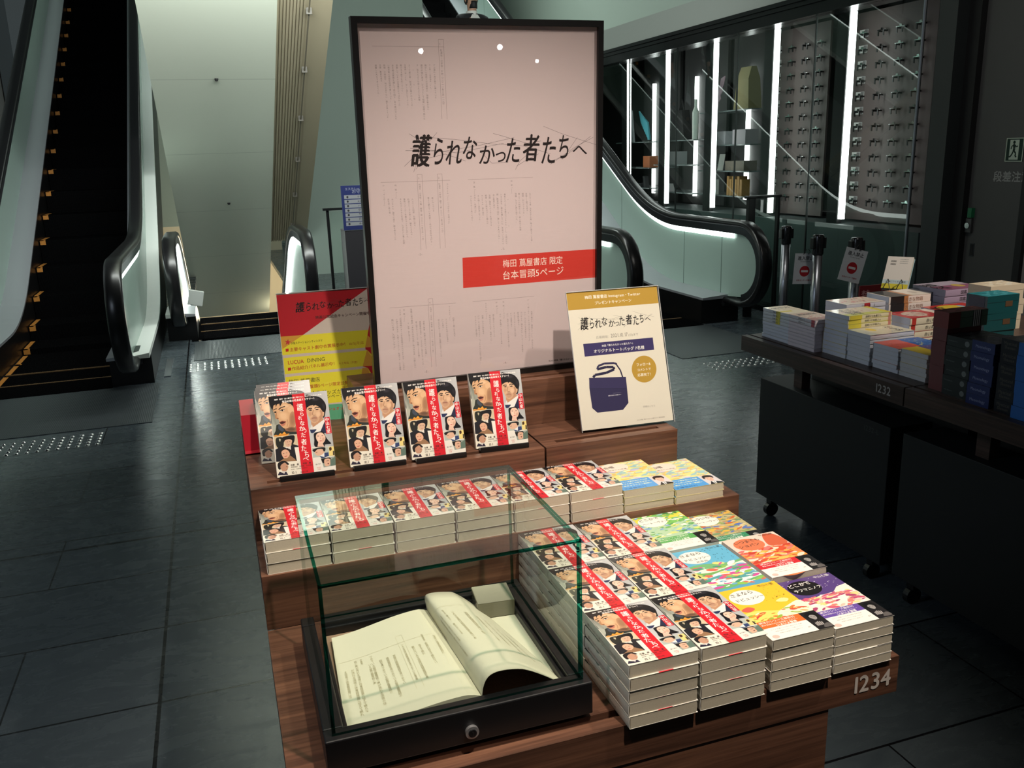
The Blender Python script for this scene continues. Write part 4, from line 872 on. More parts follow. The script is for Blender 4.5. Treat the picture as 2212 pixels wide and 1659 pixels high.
# ---------------------------------------------------------------- logo lettering shared by the posters
LOGO = (('護', 520, 1075, 672, 1350, .035), ('ら', 705, 1105, 785, 1330, .0), ('れ', 810, 1130, 945, 1330, .0), ('な', 955, 1095, 1070, 1285, .0), ('か', 1095, 1170, 1225, 1325, .0), ('っ', 1230, 1225, 1315, 1310, .0), ('た', 1325, 1110, 1440, 1315, .0), ('者', 1470, 1075, 1600, 1305, .02), ('た', 1630, 1100, 1745, 1325, .0), ('ち', 1770, 1085, 1855, 1280, .0), ('へ', 1890, 1175, 2015, 1245, .0))
SCR = (((490, 1065), (560, 1110), (620, 1230)), ((730, 1055), (640, 1160), (450, 1345)), ((460, 1210), (800, 1215), (1100, 1165), (1390, 1100)), ((500, 1190), (900, 1230), (1300, 1150)), ((560, 1300), (800, 1240), (975, 1300)), ((1210, 1065), (1300, 1090), (1500, 1150), (1620, 1130)), ((1640, 1005), (1800, 1070), (2095, 1165)), ((1930, 1100), (1840, 1230), (1800, 1290)), ((2065, 1100), (1900, 1190), (1700, 1330)), ((2045, 1090), (1850, 1240), (1720, 1300)), ((680, 1100), (880, 1115), (1240, 1160)), ((1260, 1155), (1480, 1175), (1700, 1240)), ((1520, 1230), (1440, 1300), (1400, 1375)), ((1600, 1240), (1500, 1290), (1410, 1345)), ((1100, 1220), (1200, 1320), (1340, 1310)), ((550, 1370), (590, 1310), (660, 1350)), ((530, 1395), (560, 1300)))
def logo(A, fn, ink, lw):
    A.z += A.DZ
    for s in SCR: A.line([fn(*p) for p in s], lw, tuple(min(255, c+70) for c in ink), up=False)
    A.z += A.DZ
    for ch, x0, y0, x1, y1, bo in LOGO:
        vs, fs, _ = glyph(ch, 6); lo, hi = vs.min(0), vs.max(0)
        for off in ((-.012-bo, 0), (.012+bo, 0), (0, .02)):
            out = []; A.z += A.DZ
            for p in vs:
                u = (p[0]-lo[0])/(hi[0]-lo[0])+off[0]; v = (p[1]-lo[1])/(hi[1]-lo[1])
                out.append(A.mp(fn(x0+(x1-x0)*u+0.10*(v-.5)*(y1-y0), y1+(y0-y1)*(v+off[1]))))
            A._add(out, fs, rgb(*ink))

# ---------------------------------------------------------------- big framed poster
def poster_art():
    A = Art(0.503, 0.707, [(754.5, 34.5), (1302.5, 46.5), (811, 844), (1294.8, 787)])
    g = (207, 189, 189)
    A.raw = True; A.rect(0.006, 0.006, 0.497, 0.701, g); A.raw = False
    p = lambda x, y: (760+x/3.95, 20+y/3.95); q = lambda x, y: (760+x/3.457, 360+y/3.457)
    ik = (132, 118, 116); ln = (152, 136, 134)
    def L(f, pts, w=.0006): A.line([f(*a) for a in pts], w, ln, up=False)
    A.z += A.DZ
    L(p, [(172, 313), (790, 322)]); L(p, [(740, 258), (785, 258), (786, 322), (816, 942)]); L(p, [(740, 258), (742, 322), (772, 940)])
    L(q, [(218, 122), (738, 106)]); L(q, [(490, 64), (526, 62), (558, 620)]); L(q, [(490, 64), (492, 110), (520, 628)]); L(q, [(640, 60), (676, 58), (702, 612)]); L(q, [(640, 60), (664, 616)])
    L(q, [(870, 102), (1356, 86)]); L(q, [(285, 1060), (780, 1024)]); L(q, [(572, 994), (607, 990), (634, 1498)]); L(q, [(572, 994), (600, 1502)]); L(q, [(906, 1014), (1366, 974)])
    V = lambda f, s, a, b: A.vtext(s, f(*a), f(*b), ik, .95, .0, 1, up=False)
    A.z += A.DZ
    for s, a, b in (('1', (758, 280), (762, 312)), ('杜浦市・小学校・夕方（二〇一一年三月一一日）', (764, 340), (786, 832)), ('ずぶ濡れの男が廊下に蹲っている。', (704, 470), (720, 785)), ('その男――利根泰久（30）。', (666, 470), (680, 712)), ('騒がしい周囲とは対照的に、微動も動かない。', (630, 470), (656, 886)), ('誰かが傍に来る。ビクリとして咄嗟に目線で縋りな', (596, 470), (622, 948)), ('す。怯えたような怒ったような表情。', (560, 470), (580, 805)), ('×', (528, 510), (529, 528)), ('×', (535, 637), (536, 655)), ('×', (542, 762), (543, 780)), ('スーツ姿の男、校舎口に駆け込んでくる。', (490, 470), (518, 850)), ('笘篠誠一郎（38）、びしょ濡れになっている。', (454, 470), (482, 842)), ('靴のまま廊下を走っていく。', (420, 470), (434, 726)), ('長靴しているのは笘篠だけではなかった。', (384, 470), (410, 850)), ('ある者は家族を捜して走り回り、ある者は泣いたり', (348, 470), (380, 948)), ('い掲示板に名前を何度も捜している。', (312, 470), (336, 792)), ('照明、三時四分。何かが足りない、誰もが思っている。', (277, 470), (310, 952)), ('笘篠、教室を見る。', (240, 470), (256, 640)), ('避難した人々であふれていた。', (203, 470), (230, 746))): V(p, s, a, b)
    for s, a, b in (('3', (506, 80), (508, 100)), ('杜浦市・小学校・二階・教室・夜（二〇一一年三月一一日）', (508, 130), (536, 566)), ('2', (656, 76), (658, 98)), ('杜浦市・小学校・廊下・夜（二〇一一年三月一一日）', (656, 126), (682, 506)), ('カンちゃん「――（つぶやき）お母さん」', (716, 128), (730, 440)), ('夜になっている。', (604, 232), (616, 358)), ('寒さに震えている利根――中がで毛布を上げる。', (574, 232), (600, 590)), ('入ってくる利根。お鍋に戻る。', (454, 240), (476, 466)), ('石油ストーブの赤い火。暖をとる人々。', (424, 240), (452, 534)), ('黄色いパーカーを着たカンちゃんがいた。', (394, 240), (420, 550)), ('そんなカンちゃんを見て、なぜか少し驚く利根。', (366, 240), (394, 600)), ('利　根「――」', (328, 136), (336, 250)), ('カンちゃん、廊下に座り、膝を抱えていた。', (304, 242), (330, 572)), ('窓を叩く風の音。', (274, 242), (288, 372)), ('け　い「そこは――」', (238, 138), (248, 305)), ('泣いている者、恋人をする者、寒さに震えている者。', (1334, 202), (1348, 578)), ('笘篠――廊下を走る。', (1306, 202), (1316, 356)), ('瞬間、人にぶつかった。', (1280, 202), (1290, 374)), ('蹲っていた利根だった。鋭い眼光の利根。', (1252, 202), (1264, 502)), ('笘篠、すでに走り出ていた。', (1228, 202), (1236, 424)), ('利　根「――」', (1196, 106), (1200, 214)), ('×', (1172, 244), (1173, 258)), ('×', (1175, 344), (1176, 358)), ('×', (1178, 442), (1179, 456)), ('黄色いパーカーを着たカンちゃん（10）と呼ばれて', (1146, 206), (1160, 588)), ('いる少女も、誰かを捜していた。不安でいっぱいの', (1118, 206), (1134, 588)), ('顔。教室中を見て回る。捜している人はいない。', (1090, 206), (1104, 566)), ('次の教室に走る。', (1062, 210), (1068, 334)), ('笘篠、黄色いパーカーを目にする。', (1032, 214), (1046, 466)), ('瞬間、その肩をガバッと掴んだ。', (1004, 214), (1018, 452)), ('カンちゃん、振り返る。', (976, 216), (986, 388)), ('その顔――涙が滲んでいた。', (948, 218), (960, 422)), ('笘　篠「――すまん、人違いだ」', (916, 116), (928, 360)), ('カンちゃん――走って行く。', (892, 220), (904, 428))): V(q, s, a, b)
    for s, a, b in (('4', (590, 1010), (591, 1030)), ('杜浦市・小学校・体育館・夜（二〇一一年三月一一日）', (592, 1052), (612, 1400)), ('利根――膝の外を見た。', (762, 1130), (774, 1290)), ('カンちゃん「？」', (732, 1044), (740, 1160)), ('カンちゃんも窓の外を見た。', (708, 1140), (722, 1330)), ('けいも見た。', (680, 1142), (688, 1226)), ('窓の外には――漆黒の暗闇が広がっていた。', (652, 1144), (674, 1440)), ('深夜の体育。余震と風だけている空間。', (540, 1156), (560, 1420)), ('携帯電話を見る。アンテナが一本だけ立っている。', (512, 1158), (538, 1500)), ('昼の明かりついている。笘篠――それを開く。', (484, 1160), (508, 1450)), ('笘篠の留守番声「あなたは大丈夫？私は大丈夫。心配しない', (446, 1064), (478, 1510)), ('で。勤務、家に帰るから」', (424, 1170), (436, 1320)), ('笘　篠「――」', (392, 1068), (398, 1170)), ('ラジオ「災害情報のメールを各局寄せられております。これまた', (362, 1070), (394, 1525)), ('け読み上げます。九局のメッセージ、松原です。○○道路', (338, 1140), (366, 1525)), ('族にいます。九局アンテナ」', (306, 1142), (324, 1380)), ('利根の横から、遠島けい（20）声をかける。', (1346, 1084), (1354, 1380)), ('け　い「寒いから、こっちのほうがあったかいよ」', (1320, 996), (1332, 1314)), ('けい、カンちゃんを手招きする。', (1296, 1090), (1304, 1300)), ('カンちゃん、顔をあげた。そして――首を振る。', (1270, 1090), (1280, 1406)), ('再び顔を埋めた。', (1244, 1092), (1252, 1206)), ('そんなカンちゃんを見る利根。', (1218, 1094), (1226, 1290)), ('けいと視線が合う。', (1192, 1096), (1198, 1220)), ('けい、自分のほうへ二人の毛布を差し出す。', (1166, 1100), (1178, 1372)), ('利　根「――いいよ」', (1136, 1010), (1142, 1150)), ('けい、首を横に。カンちゃんに毛布。', (1112, 1104), (1124, 1346)), ('利　根「――」', (1084, 1014), (1090, 1112)), ('顔を埋めているカンちゃん。', (1060, 1108), (1070, 1290)), ('毛布がかけられる。利根だった。', (1034, 1110), (1046, 1322)), ('カンちゃん「――」', (1004, 1022), (1012, 1150)), ('利根、けいの方を見る。', (980, 1114), (988, 1272)), ('けい、その気配を小さく。カンちゃんには目で語る。', (950, 1116), (968, 1470)), ('カンちゃん――目を瞑る。', (926, 1120), (938, 1290))): V(q, s, a, b)
    A.z += A.DZ
    for s, x, y in (('-2-', 500, 668), ('-1-', 1118, 630), ('-5-', 548, 1544), ('-4-', 1136, 1478)): A.text(s, q(x, y), q(x+30, y-2), ik, 1, 0, 1, up=False)
    A.text('©2021映画「護られなかった者たちへ」製作委員会', q(1474, 1462), q(1800, 1432), (70, 58, 56), 1, .02, 2)
    A.fill([(1000, 558.5), (1289, 540.0), (1288.2, 601.5), (1001.6, 624.0)], (204, 58, 48))
    wt = (244, 226, 214)
    A.text('梅田 蔦屋書店 限定', q(1130, 755), q(1580, 726), wt, 1.12, .0, 6); A.text('台本冒頭5ページ', q(1128, 846), q(1588, 806), wt, 1.05, .0, 6)
    logo(A, p, (34, 24, 24), .0006)
    return A
def lean(loc, a, t): return Matrix.Translation(loc) @ Matrix.Rotation(a, 4, 'Z') @ Matrix.Rotation(PI/2-t, 4, 'X')
P = thing('framed_poster', 'tall pink-white script poster in thin black frame with red banner', 'poster', (0, 0, 0))
P.matrix_world = lean((-0.417, 0.794, TZ+0.2915), 0.017, -0.036)
po = poster_art().build('poster_sheet', MATTE, P)
for v in po.data.vertices: v.co.z -= 0.004
k = MB(); fw = 0.0115
for b in ((0, 0.503, 0, fw), (0, 0.503, 0.707-fw, 0.707), (0, fw, fw, 0.707-fw), (0.503-fw, 0.503, fw, 0.707-fw)): k.box(b[0], b[1], b[2], b[3], -0.016, 0.004)
k.build('frame', mat('poster_frame_black', rgb(20, 18, 18), 0.3), P)
k = MB(); k.box(fw, 0.503-fw, fw, 0.707-fw, -0.0015, -0.0005); k.build('glazing', glass_mat('poster_glazing', (1, 1, 1, 1), 0.9), P)
k = MB(); k.box(0.004, 0.499, 0.004, 0.703, -0.017, -0.0085); k.build('backboard', MBLACK, P)
k = MB(); k.obox((0.19, 0.45, -0.017), (0.12, 0, 0), (0, -0.44, -0.10), (0, 0, -0.003)); k.build('easel_leg', MBLACK, P)

# ---------------------------------------------------------------- acrylic sign holders
def sign_holder(label, M, W_, H_, art):
    S = thing('acrylic_sign', label, 'sign'); S.matrix_world = M
    art.build('printed_sheet', MATTE, S)
    k = MB(); k.box(0, W_, 0, H_, 0.0006, 0.0022); k.box(0, W_, 0, H_, -0.0030, -0.0014); k.build('acrylic_panes', ACRYL, S)
    k = MB(); k.box(0, W_, H_-0.0006, H_+0.0006, -0.003, 0.0022); k.box(-0.0006, 0, 0, H_, -0.003, 0.0022); k.box(W_, W_+0.0006, 0, H_, -0.003, 0.0022); k.build('polished_edge', mat('acrylic_edge', rgb(206, 208, 206), 0.15), S)
    t = math.asin(max(-1, min(1, M.to_3x3().col[1].z))); t = PI/2-t
    k = MB(); k.obox((0, 0, -0.0035), (W_, 0, 0), (0, math.sin(t)*0.09, -math.cos(t)*0.09), (0, 0.002, 0.0)); k.build('foot', ACRYL, S)
def right_art():
    W_, H_ = 0.204, 0.2885
    z = lambda x, y: (1140+x/4.608, 600+y/4.608)
    A = Art(W_, H_, [(1222, 633), (1420, 617), (1258, 936), (1457, 911)])
    A.raw = True; A.rect(0.0005, 0.004, W_-0.002, H_-0.0008, (224, 214, 198)); A.raw = False
    A.fill([z(376, 156), z(1282, 84), z(1302, 252), z(400, 330)], (184, 144, 56))
    w = (246, 238, 222)
    A.text('梅田 蔦屋書店 Instagram・Twitter', z(566, 214), z(1122, 172), w, 1.0, .01, 4); A.text('プレゼントキャンペーン', z(666, 268), z(1034, 236), w, 1.0, .01, 4)
    lm = homog([(520, 1075), (2015, 1075), (520, 1350), (2015, 1350)], [(520, 402), (1216, 352), (534, 524), (1232, 468)])
    def lf(x, y):
        h = lm @ np.array([x, y, 1.0]); return z(h[0]/h[2], h[1]/h[2])
    logo(A, lf, (34, 28, 28), .0003)
    A.text('応募期間：', z(680, 608), z(826, 596), (150, 144, 136), .95); A.text('2021.10.17', z(826, 596), z(998, 582), (120, 112, 106), 1.3, .0, 4); A.text('(日)まで', z(1000, 580), z(1102, 570), (130, 122, 116), .9)
    A.fill([z(550, 662), z(1244, 594), z(1258, 716), z(566, 788)], (58, 48, 96))
    A.text('映画「護られなかった者たちへ」', z(738, 688), z(1060, 656), (236, 230, 226), 1.0, .01); A.text('オリジナルトートバッグ 7名様', z(656, 750), z(1162, 706), (240, 234, 228), 1.0, .015, 4)
    nv = (48, 42, 78)
    A.fill([z(610, 1000), z(976, 986), z(1002, 1246), z(948, 1316), z(692, 1346), z(640, 1300), z(612, 1104)], nv)
    A.fill([z(608, 1000), z(976, 986), z(982, 1100), z(622, 1108)], (54, 47, 86)); A.line([z(614, 1106), z(982, 1100)], .0007, (34, 30, 58))
    st = .0052
    A.line([z(650, 996), z(668, 970), z(780, 948), z(860, 912), z(852, 890), z(780, 890), z(690, 914)], st, (40, 35, 66)); A.line([z(690, 914), z(700, 880), z(760, 856), z(860, 850), z(886, 862)], st*.8, (50, 44, 80)); A.line([z(876, 856), z(920, 920), z(944, 990)], st*.55, (40, 35, 66))
    A.text('―――――', z(850, 1154), z(930, 1146), (200, 196, 206), .5); A.text('護られなかった者たちへ', z(802, 1182), z(930, 1166), (226, 222, 228), 1.0, .02)
    A.ell(*z(1158, 909), 26.7, 29.0, (184, 144, 56), 48)
    for s, a, b in (('フォロー&', (1080, 880), (1226, 866)), ('コメントで', (1090, 930), (1228, 916)), ('応募完了！', (1094, 982), (1246, 968))): A.text(s, z(*a), z(*b), w, 1.0, .01, 4)
    A.text('詳細はこちら', z(1148, 1292), z(1270, 1280), (160, 152, 144), 1.0); A.text('©2021映画「護られなかった者たちへ」製作委員会', z(1088, 1424), z(1366, 1388), (140, 132, 126), 1.0, 0, 2)
    return A
sign_holder('cream tote bag campaign sign with gold header, right of the poster', lean((-0.029, 0.634, TZ+0.1965), -0.052, 0.318), 0.204, 0.2885, right_art())
def left_art():
    W_, H_ = 0.1995, 0.2822
    z = lambda x, y: (580+x/5.529, 600+y/5.529)
    A = Art(W_, H_, [(598.5, 632.5), (794, 621), (628, 916), (822, 895)])
    A.raw = True; A.rect(0.0005, 0.002, W_-0.0005, H_-0.001, (214, 196, 184)); A.raw = False
    red = (190, 30, 42); yl = (238, 222, 56); am = (218, 158, 62)
    A.fill([z(106, 196), z(1180, 124), z(420, 680), z(158, 700)], red)
    A.fill([z(158, 698), z(1210, 624), z(1226, 832), z(180, 922)], yl); A.fill([z(158, 700), z(420, 680), z(180, 846)], am)
    A.fill([z(190, 955), z(1240, 866), z(1252, 1050), z(208, 1152)], yl); A.fill([z(214, 1186), z(1256, 1080), z(1290, 1460), z(240, 1545)], yl)
    A.fill([z(1210, 470), z(1240, 860), z(1170, 870), z(1150, 860)], red); A.fill([z(1175, 690), z(1225, 740), z(1232, 832), z(1148, 838)], am); A.fill([z(1148, 838), z(1236, 832), z(1240, 940), z(1170, 866)], red); A.fill([z(1170, 866), z(1250, 985), z(1256, 1055), z(1120, 1066)], am); A.fill([z(1118, 1066), z(1256, 1055), z(1270, 1240), z(1180, 1082)], red); A.fill([z(1118, 1082), z(1180, 1082), z(1240, 1240), z(1096, 1250)], am)
    for s, x, y in (('1', 1200, 660), ('1', 1222, 910), ('0', 1236, 1120)): A.text(s, z(x, y), z(x+22, y-2), (240, 220, 200), 1.6)
    lm = homog([(520, 1075), (2015, 1075), (520, 1350), (2015, 1350)], [(330, 290), (1190, 228), (344, 410), (1206, 330)])
    def lf(x, y):
        h = lm @ np.array([x, y, 1.0]); return z(h[0]/h[2], h[1]/h[2])
    logo(A, lf, (28, 20, 22), .0002)
    A.text('映画公開記念キャンペーン開催中', z(566, 488), z(1206, 440), (70, 34, 34), 1.0, .015, 4)
    org = (186, 74, 40); dk = (62, 56, 40)
    st = [z(242+38*math.sin(PI*i/5+0.1)*(1 if i % 2 == 0 else .4), 765-40*math.cos(PI*i/5+0.1)*(1 if i % 2 == 0 else .4)) for i in range(10)]
    A.fill(st, (196, 50, 60)); A.text('大阪ステーションシティシネマ', z(280, 792), z(652, 758), dk, 1.2, .01, 4)
    for y, s, t2, sub in ((880, '主要キャスト劇中衣裳展示中！', None, '10/5(月)迄'), (1110, '作品紹介パネル展示中！', None, '11/上旬迄（予定）')):
        A.fill([z(216 if y < 900 else 244, y-36), z(252 if y < 900 else 280, y-40), z(254 if y < 900 else 282, y-4), z(219 if y < 900 else 246, y)], (200, 44, 36))
        x0 = 266 if y < 900 else 292; A.text(s, z(x0, y-4), z(950 if y < 900 else 824, y-70), org, 1.0, .01, 4); A.text(sub, z(960 if y < 900 else 838, y-72), z(1136 if y < 900 else 1080, y-88), org, 1.0)
    A.text('LUCUA', z(244, 1034), z(436, 1016), (200, 60, 44), 1.15, .02, 4); A.text('DINING', z(470, 1012), z(684, 992), dk, 1.1, .0, 4)
    A.text('梅田 蔦屋書店', z(256, 1268), z(626, 1236), dk, 1.0, .0, 4)
    A.fill([z(264, 1312), z(300, 1308), z(304, 1344), z(268, 1348)], (200, 44, 36)); A.text('映画台本冒頭5ページ限定公開中！', z(308, 1342), z(1054, 1264), org, 1.0, .01, 4); A.text('10/17(日)迄', z(880, 1330), z(1060, 1312), org, 1.0)
    A.text('オリジナルグッズが当たる', z(330, 1420), z(1060, 1372), dk, 1.0, .0, 3); A.text('プレゼントキャンペーン実施中', z(330, 1470), z(1060, 1420), dk, 1.0, .0, 3)
    A.fill([z(252, 1560), z(1290, 1478), z(1300, 1690), z(262, 1716)], (96, 172, 132)); A.text('ロマンチック・マッシュオン', z(300, 1620), z(900, 1582), (200, 44, 36), 1.0, .02, 4)
    return A
sign_holder('red and yellow campaign sign left of the poster', lean((-0.582, 0.958, TZ+0.1965), -0.042, 0.222), 0.1995, 0.2822, left_art())

# ---------------------------------------------------------------- glass display case with the open script
CX, CY, CW, CD = -0.624, 0.042, 0.338, 0.300
C_ = thing('display_case', 'small glass display case with black base at front left of table', 'display case', (CX, CY, TZ), -0.006)
FRAME = mat('case_black_wood', rgb(17, 17, 19), 0.38)
k = MB(); o_ = 0.010; hb = 0.057
k.box(-o_, CW+o_, -o_, 0.016, 0.008, hb); k.box(-o_, CW+o_, CD-0.016, CD+o_, 0.008, hb); k.box(-o_, 0.016, 0.016, CD-0.016, 0.008, hb); k.box(CW-0.016, CW+o_, 0.016, CD-0.016, 0.008, hb); k.box(0, CW, 0, CD, 0.008, 0.030)
base = k.build('base', FRAME, C_, bevel=0.002)
k = MB()
for x0, x1, y0, y1 in ((0.016, CW-0.016, 0.016, 0.022), (0.016, CW-0.016, CD-0.022, CD-0.016), (0.016, 0.022, 0.022, CD-0.022), (CW-0.022, CW-0.016, 0.022, CD-0.022)): k.box(x0, x1, y0, y1, 0.034, hb-0.007)
k.build('inner_lip', FRAME, C_, bevel=0.0015)
for fx in (0.0, CW-0.03):
    for fy in (0.0, CD-0.03): k = MB(); k.box(fx, fx+0.03, fy, fy+0.03, 0, 0.008); k.build('foot', BLACK, C_)
k = MB(); k.box(0.017, CW-0.017, 0.017, CD-0.017, 0.030, 0.036); k.build('lining', mat('tan_lining', rgb(156, 126, 104), 0.9, bump=300, bs=0.1), C_)
k = MB(); k.cyl((0.176, -o_-0.005, 0.026), (0.176, -o_, 0.026), 0.009, n=24); k.cyl((0.176, -o_-0.007, 0.026), (0.176, -o_-0.005, 0.026), 0.0055, n=16, m=1); k.box(0.1755, 0.1765, -o_-0.0075, -o_-0.007, 0.023, 0.029, 2); k.build('lock', [mat('lock_nickel', rgb(190, 190, 192), 0.38, 0.8), DSTEEL, MBLACK], C_)
GT = 0.005; H0, H1 = hb, 0.265
def pane(x0, x1, y0, y1, z0, z1, ax):
    k = MB(); k.box(x0, x1, y0, y1, z0, z1)
    for i, f in enumerate(k.f):
        P4 = [k.v[j] for j in f]; n = (Vector(P4[1])-Vector(P4[0])).cross(Vector(P4[2])-Vector(P4[0])).normalized()
        k.m[i] = 0 if abs(n[ax]) > 0.9 else 1
    k.build('glass_pane', [GLASS, GEDGE], C_)
pane(0, CW, 0, CD, H1-GT, H1, 2)
pane(0, CW, 0, GT, H0, H1-GT-0.0003, 1); pane(0, CW, CD-GT, CD, H0, H1-GT-0.0003, 1)
pane(0, GT, GT+0.0003, CD-GT-0.0003, H0, H1-GT-0.0003, 0); pane(CW-GT, CW, GT+0.0003, CD-GT-0.0003, H0, H1-GT-0.0003, 0)

# open script: fanned left leaves, raised curling right leaves
PZ = TZ+0.0362
CRM = mat('cream_script_paper', rgb(214, 208, 184), 0.75)
S = thing('open_script', 'open cream script with a curled right leaf inside the glass case', 'book', (CX, CY, PZ))
def SP(x, y, z): return (x-CX, y-CY, z)
BL, BR, FL, FR = (-0.592, 0.298), (-0.437, 0.312), (-0.604, 0.060), (-0.424, 0.064)
def lz(s): return 0.008+0.013*(math.sin(min(1, s*1.06)*PI*0.55))**2-0.006*max(0, (s-0.86)/0.14)**2
def lp(s, t, dz=0.0):
    x = (FL[0]*(1-t)+BL[0]*t)*(1-s)+(FR[0]*(1-t)+BR[0]*t)*s; y = (FL[1]*(1-t)+BL[1]*t)*(1-s)+(FR[1]*(1-t)+BR[1]*t)*s
    return SP(x, y, lz(s)+dz)
k = MB(); n, m_ = 20, 8
top = [[lp(i/n, j/m_) for i in range(n+1)] for j in range(m_+1)]
bot = [[SP(top[j][i][0]+CX+0.003*(1-i/n), top[j][i][1]+CY, max(0.0006, top[j][i][2]-0.0075-0.004*(i/n))) for i in range(n+1)] for j in range(m_+1)]
vs = [p for r in top for p in r]+[p for r in bot for p in r]; q = (n+1)*(m_+1); fs = []
for j in range(m_):
    for i in range(n): a = j*(n+1)+i; fs += [(a, a+1, a+n+2, a+n+1), (q+a, q+a+n+1, q+a+n+2, q+a+1)]
for i in range(n): fs += [(i, q+i, q+i+1, i+1), (m_*(n+1)+i, m_*(n+1)+i+1, q+m_*(n+1)+i+1, q+m_*(n+1)+i)]
for j in range(m_): a = j*(n+1); fs += [(a, a+n+1, q+a+n+1, q+a), (a+n, q+a+n, q+a+2*n+1, a+2*n+1)]
k.add(vs, fs); k.build('left_leaves', CRM, S, smooth=False)
GF, GB, RF, RB = (-0.423, 0.064), (-0.438, 0.315), (-0.300, 0.056), (-0.352, 0.300)
def rp(s, t, dz=0.0):
    g = (GF[0]*(1-t)+GB[0]*t, GF[1]*(1-t)+GB[1]*t); r = (RF[0]*(1-t)+RB[0]*t, RF[1]*(1-t)+RB[1]*t)
    H = 0.040*(1-t)+0.037*t; z0 = 0.010*(1-s)+0.0035*s
    hump = (math.sin(PI*min(1.0, s**0.62)))**1.0
    back = -0.010*math.sin(PI*min(1, s*2.2)) if s < 0.4545 else 0
    return SP(g[0]+(r[0]-g[0])*s+back*(1+0.8*t), g[1]+(r[1]-g[1])*s, z0+H*hump+dz)
def sheet(fn, th, name, m, par, n=28, m_=10, smooth=True):
    k = MB(); vs = [fn(i/n, j/m_) for j in range(m_+1) for i in range(n+1)]; vs += [(p[0], p[1], p[2]-th) for p in vs]; q = (n+1)*(m_+1); fs = []
    for j in range(m_):
        for i in range(n): a = j*(n+1)+i; fs += [(a, a+1, a+n+2, a+n+1), (q+a, q+a+n+1, q+a+n+2, q+a+1)]
    for i in range(n): fs += [(i, q+i, q+i+1, i+1), (m_*(n+1)+i, m_*(n+1)+i+1, q+m_*(n+1)+i+1, q+m_*(n+1)+i)]
    for j in range(m_): a = j*(n+1); fs += [(a, a+n+1, q+a+n+1, q+a), (a+n, q+a+n, q+a+2*n+1, a+2*n+1)]
    k.add(vs, fs); return k.build(name, m, par, smooth=smooth)
o = sheet(rp, 0.0010, 'curled_leaf', CRM, S); o['label'] = 'raised curling leaf'
FRt, BRt = (-0.300, 0.056), (-0.296, 0.296)
def fp(s, t):
    a = (RF[0]*(1-t)+RB[0]*t, RF[1]*(1-t)+RB[1]*t); b = (FRt[0]*(1-t)+BRt[0]*t, FRt[1]*(1-t)+BRt[1]*t)
    return SP(a[0]+(b[0]-a[0])*s, a[1]+(b[1]-a[1])*s, 0.0035)
sheet(fp, 0.0008, 'flat_leaf', CRM, S, 6, 8, False)
k = MB(); k.obox(SP(-0.3005, 0.056, 0.0), (0.0045, 0, 0), (0.004, 0.238, 0), (0, 0, 0.0034)); o = k.build('cover_edge', mat('orange_cover', rgb(222, 140, 40), 0.6), S); o['label'] = 'orange cover edge'
# printed columns on the leaves (draped onto the curved paper)
def page_text(cols, rules, fn, name):
    A = Art(1, 1); ik = (176, 166, 132)
    for a, b in rules: A.line([(a[0]+(b[0]-a[0])*i/10, a[1]+(b[1]-a[1])*i/10) for i in range(11)], .0014, (196, 186, 150), up=False)
    for x, y0, y1, s in cols: A.vtext(s, (x, y0), (x, y1), ik, 1.1, .0, 1, up=False)
    V, F, C = [], [], []; A.mesh_into(V, F, C, lambda x, y, z: fn(x, y)); colored(name, V, F, C, MATTE, S)
SS = '深夜の体育館余震に怯えて眠れない人々笘篠は携帯電話を見つめている留守番電話の声が流れる'
def tx(n, i): return (SS*2)[i*3:i*3+n]
page_text([(0.90, .66, .44, tx(9, 0)), (0.80, .70, .62, tx(4, 1)), (0.80, .60, .36, tx(10, 2)), (0.74, .60, .48, tx(5, 3)), (0.68, .60, .24, tx(15, 4)), (0.60, .66, .26, tx(20, 5)), (0.50, .58, .26, tx(13, 6)), (0.44, .58, .16, tx(17, 7)), (0.38, .58, .22, tx(14, 8)), (0.31, .66, .14, tx(20, 9)), (0.28, .58, .36, tx(9, 10)), (0.22, .66, .60, tx(3, 11)), (0.17, .66, .13, tx(22, 12)), (0.13, .58, .11, tx(18, 13)), (0.07, .58, .30, tx(11, 14))],
          [((.02, .68), (.97, .68)), ((.57, .76), (.57, .18)), ((.63, .76), (.63, .18)), ((.57, .76), (.63, .76))], lambda s, t: lp(s, t, 0.0004), 'left_print')
page_text([(0.10, .70, .26, tx(18, 1)), (0.15, .72, .40, tx(14, 2)), (0.24, .76, .62, tx(6, 3)), (0.24, .58, .44, tx(6, 4)), (0.32, .72, .36, tx(14, 5)), (0.42, .70, .40, tx(12, 6)), (0.52, .66, .34, tx(12, 7)), (0.62, .64, .30, tx(14, 8)), (0.72, .60, .22, tx(14, 9)), (0.82, .56, .20, tx(14, 10))],
          [((.05, .80), (.5, .80))], lambda s, t: rp(s, t, 0.0005), 'right_print')
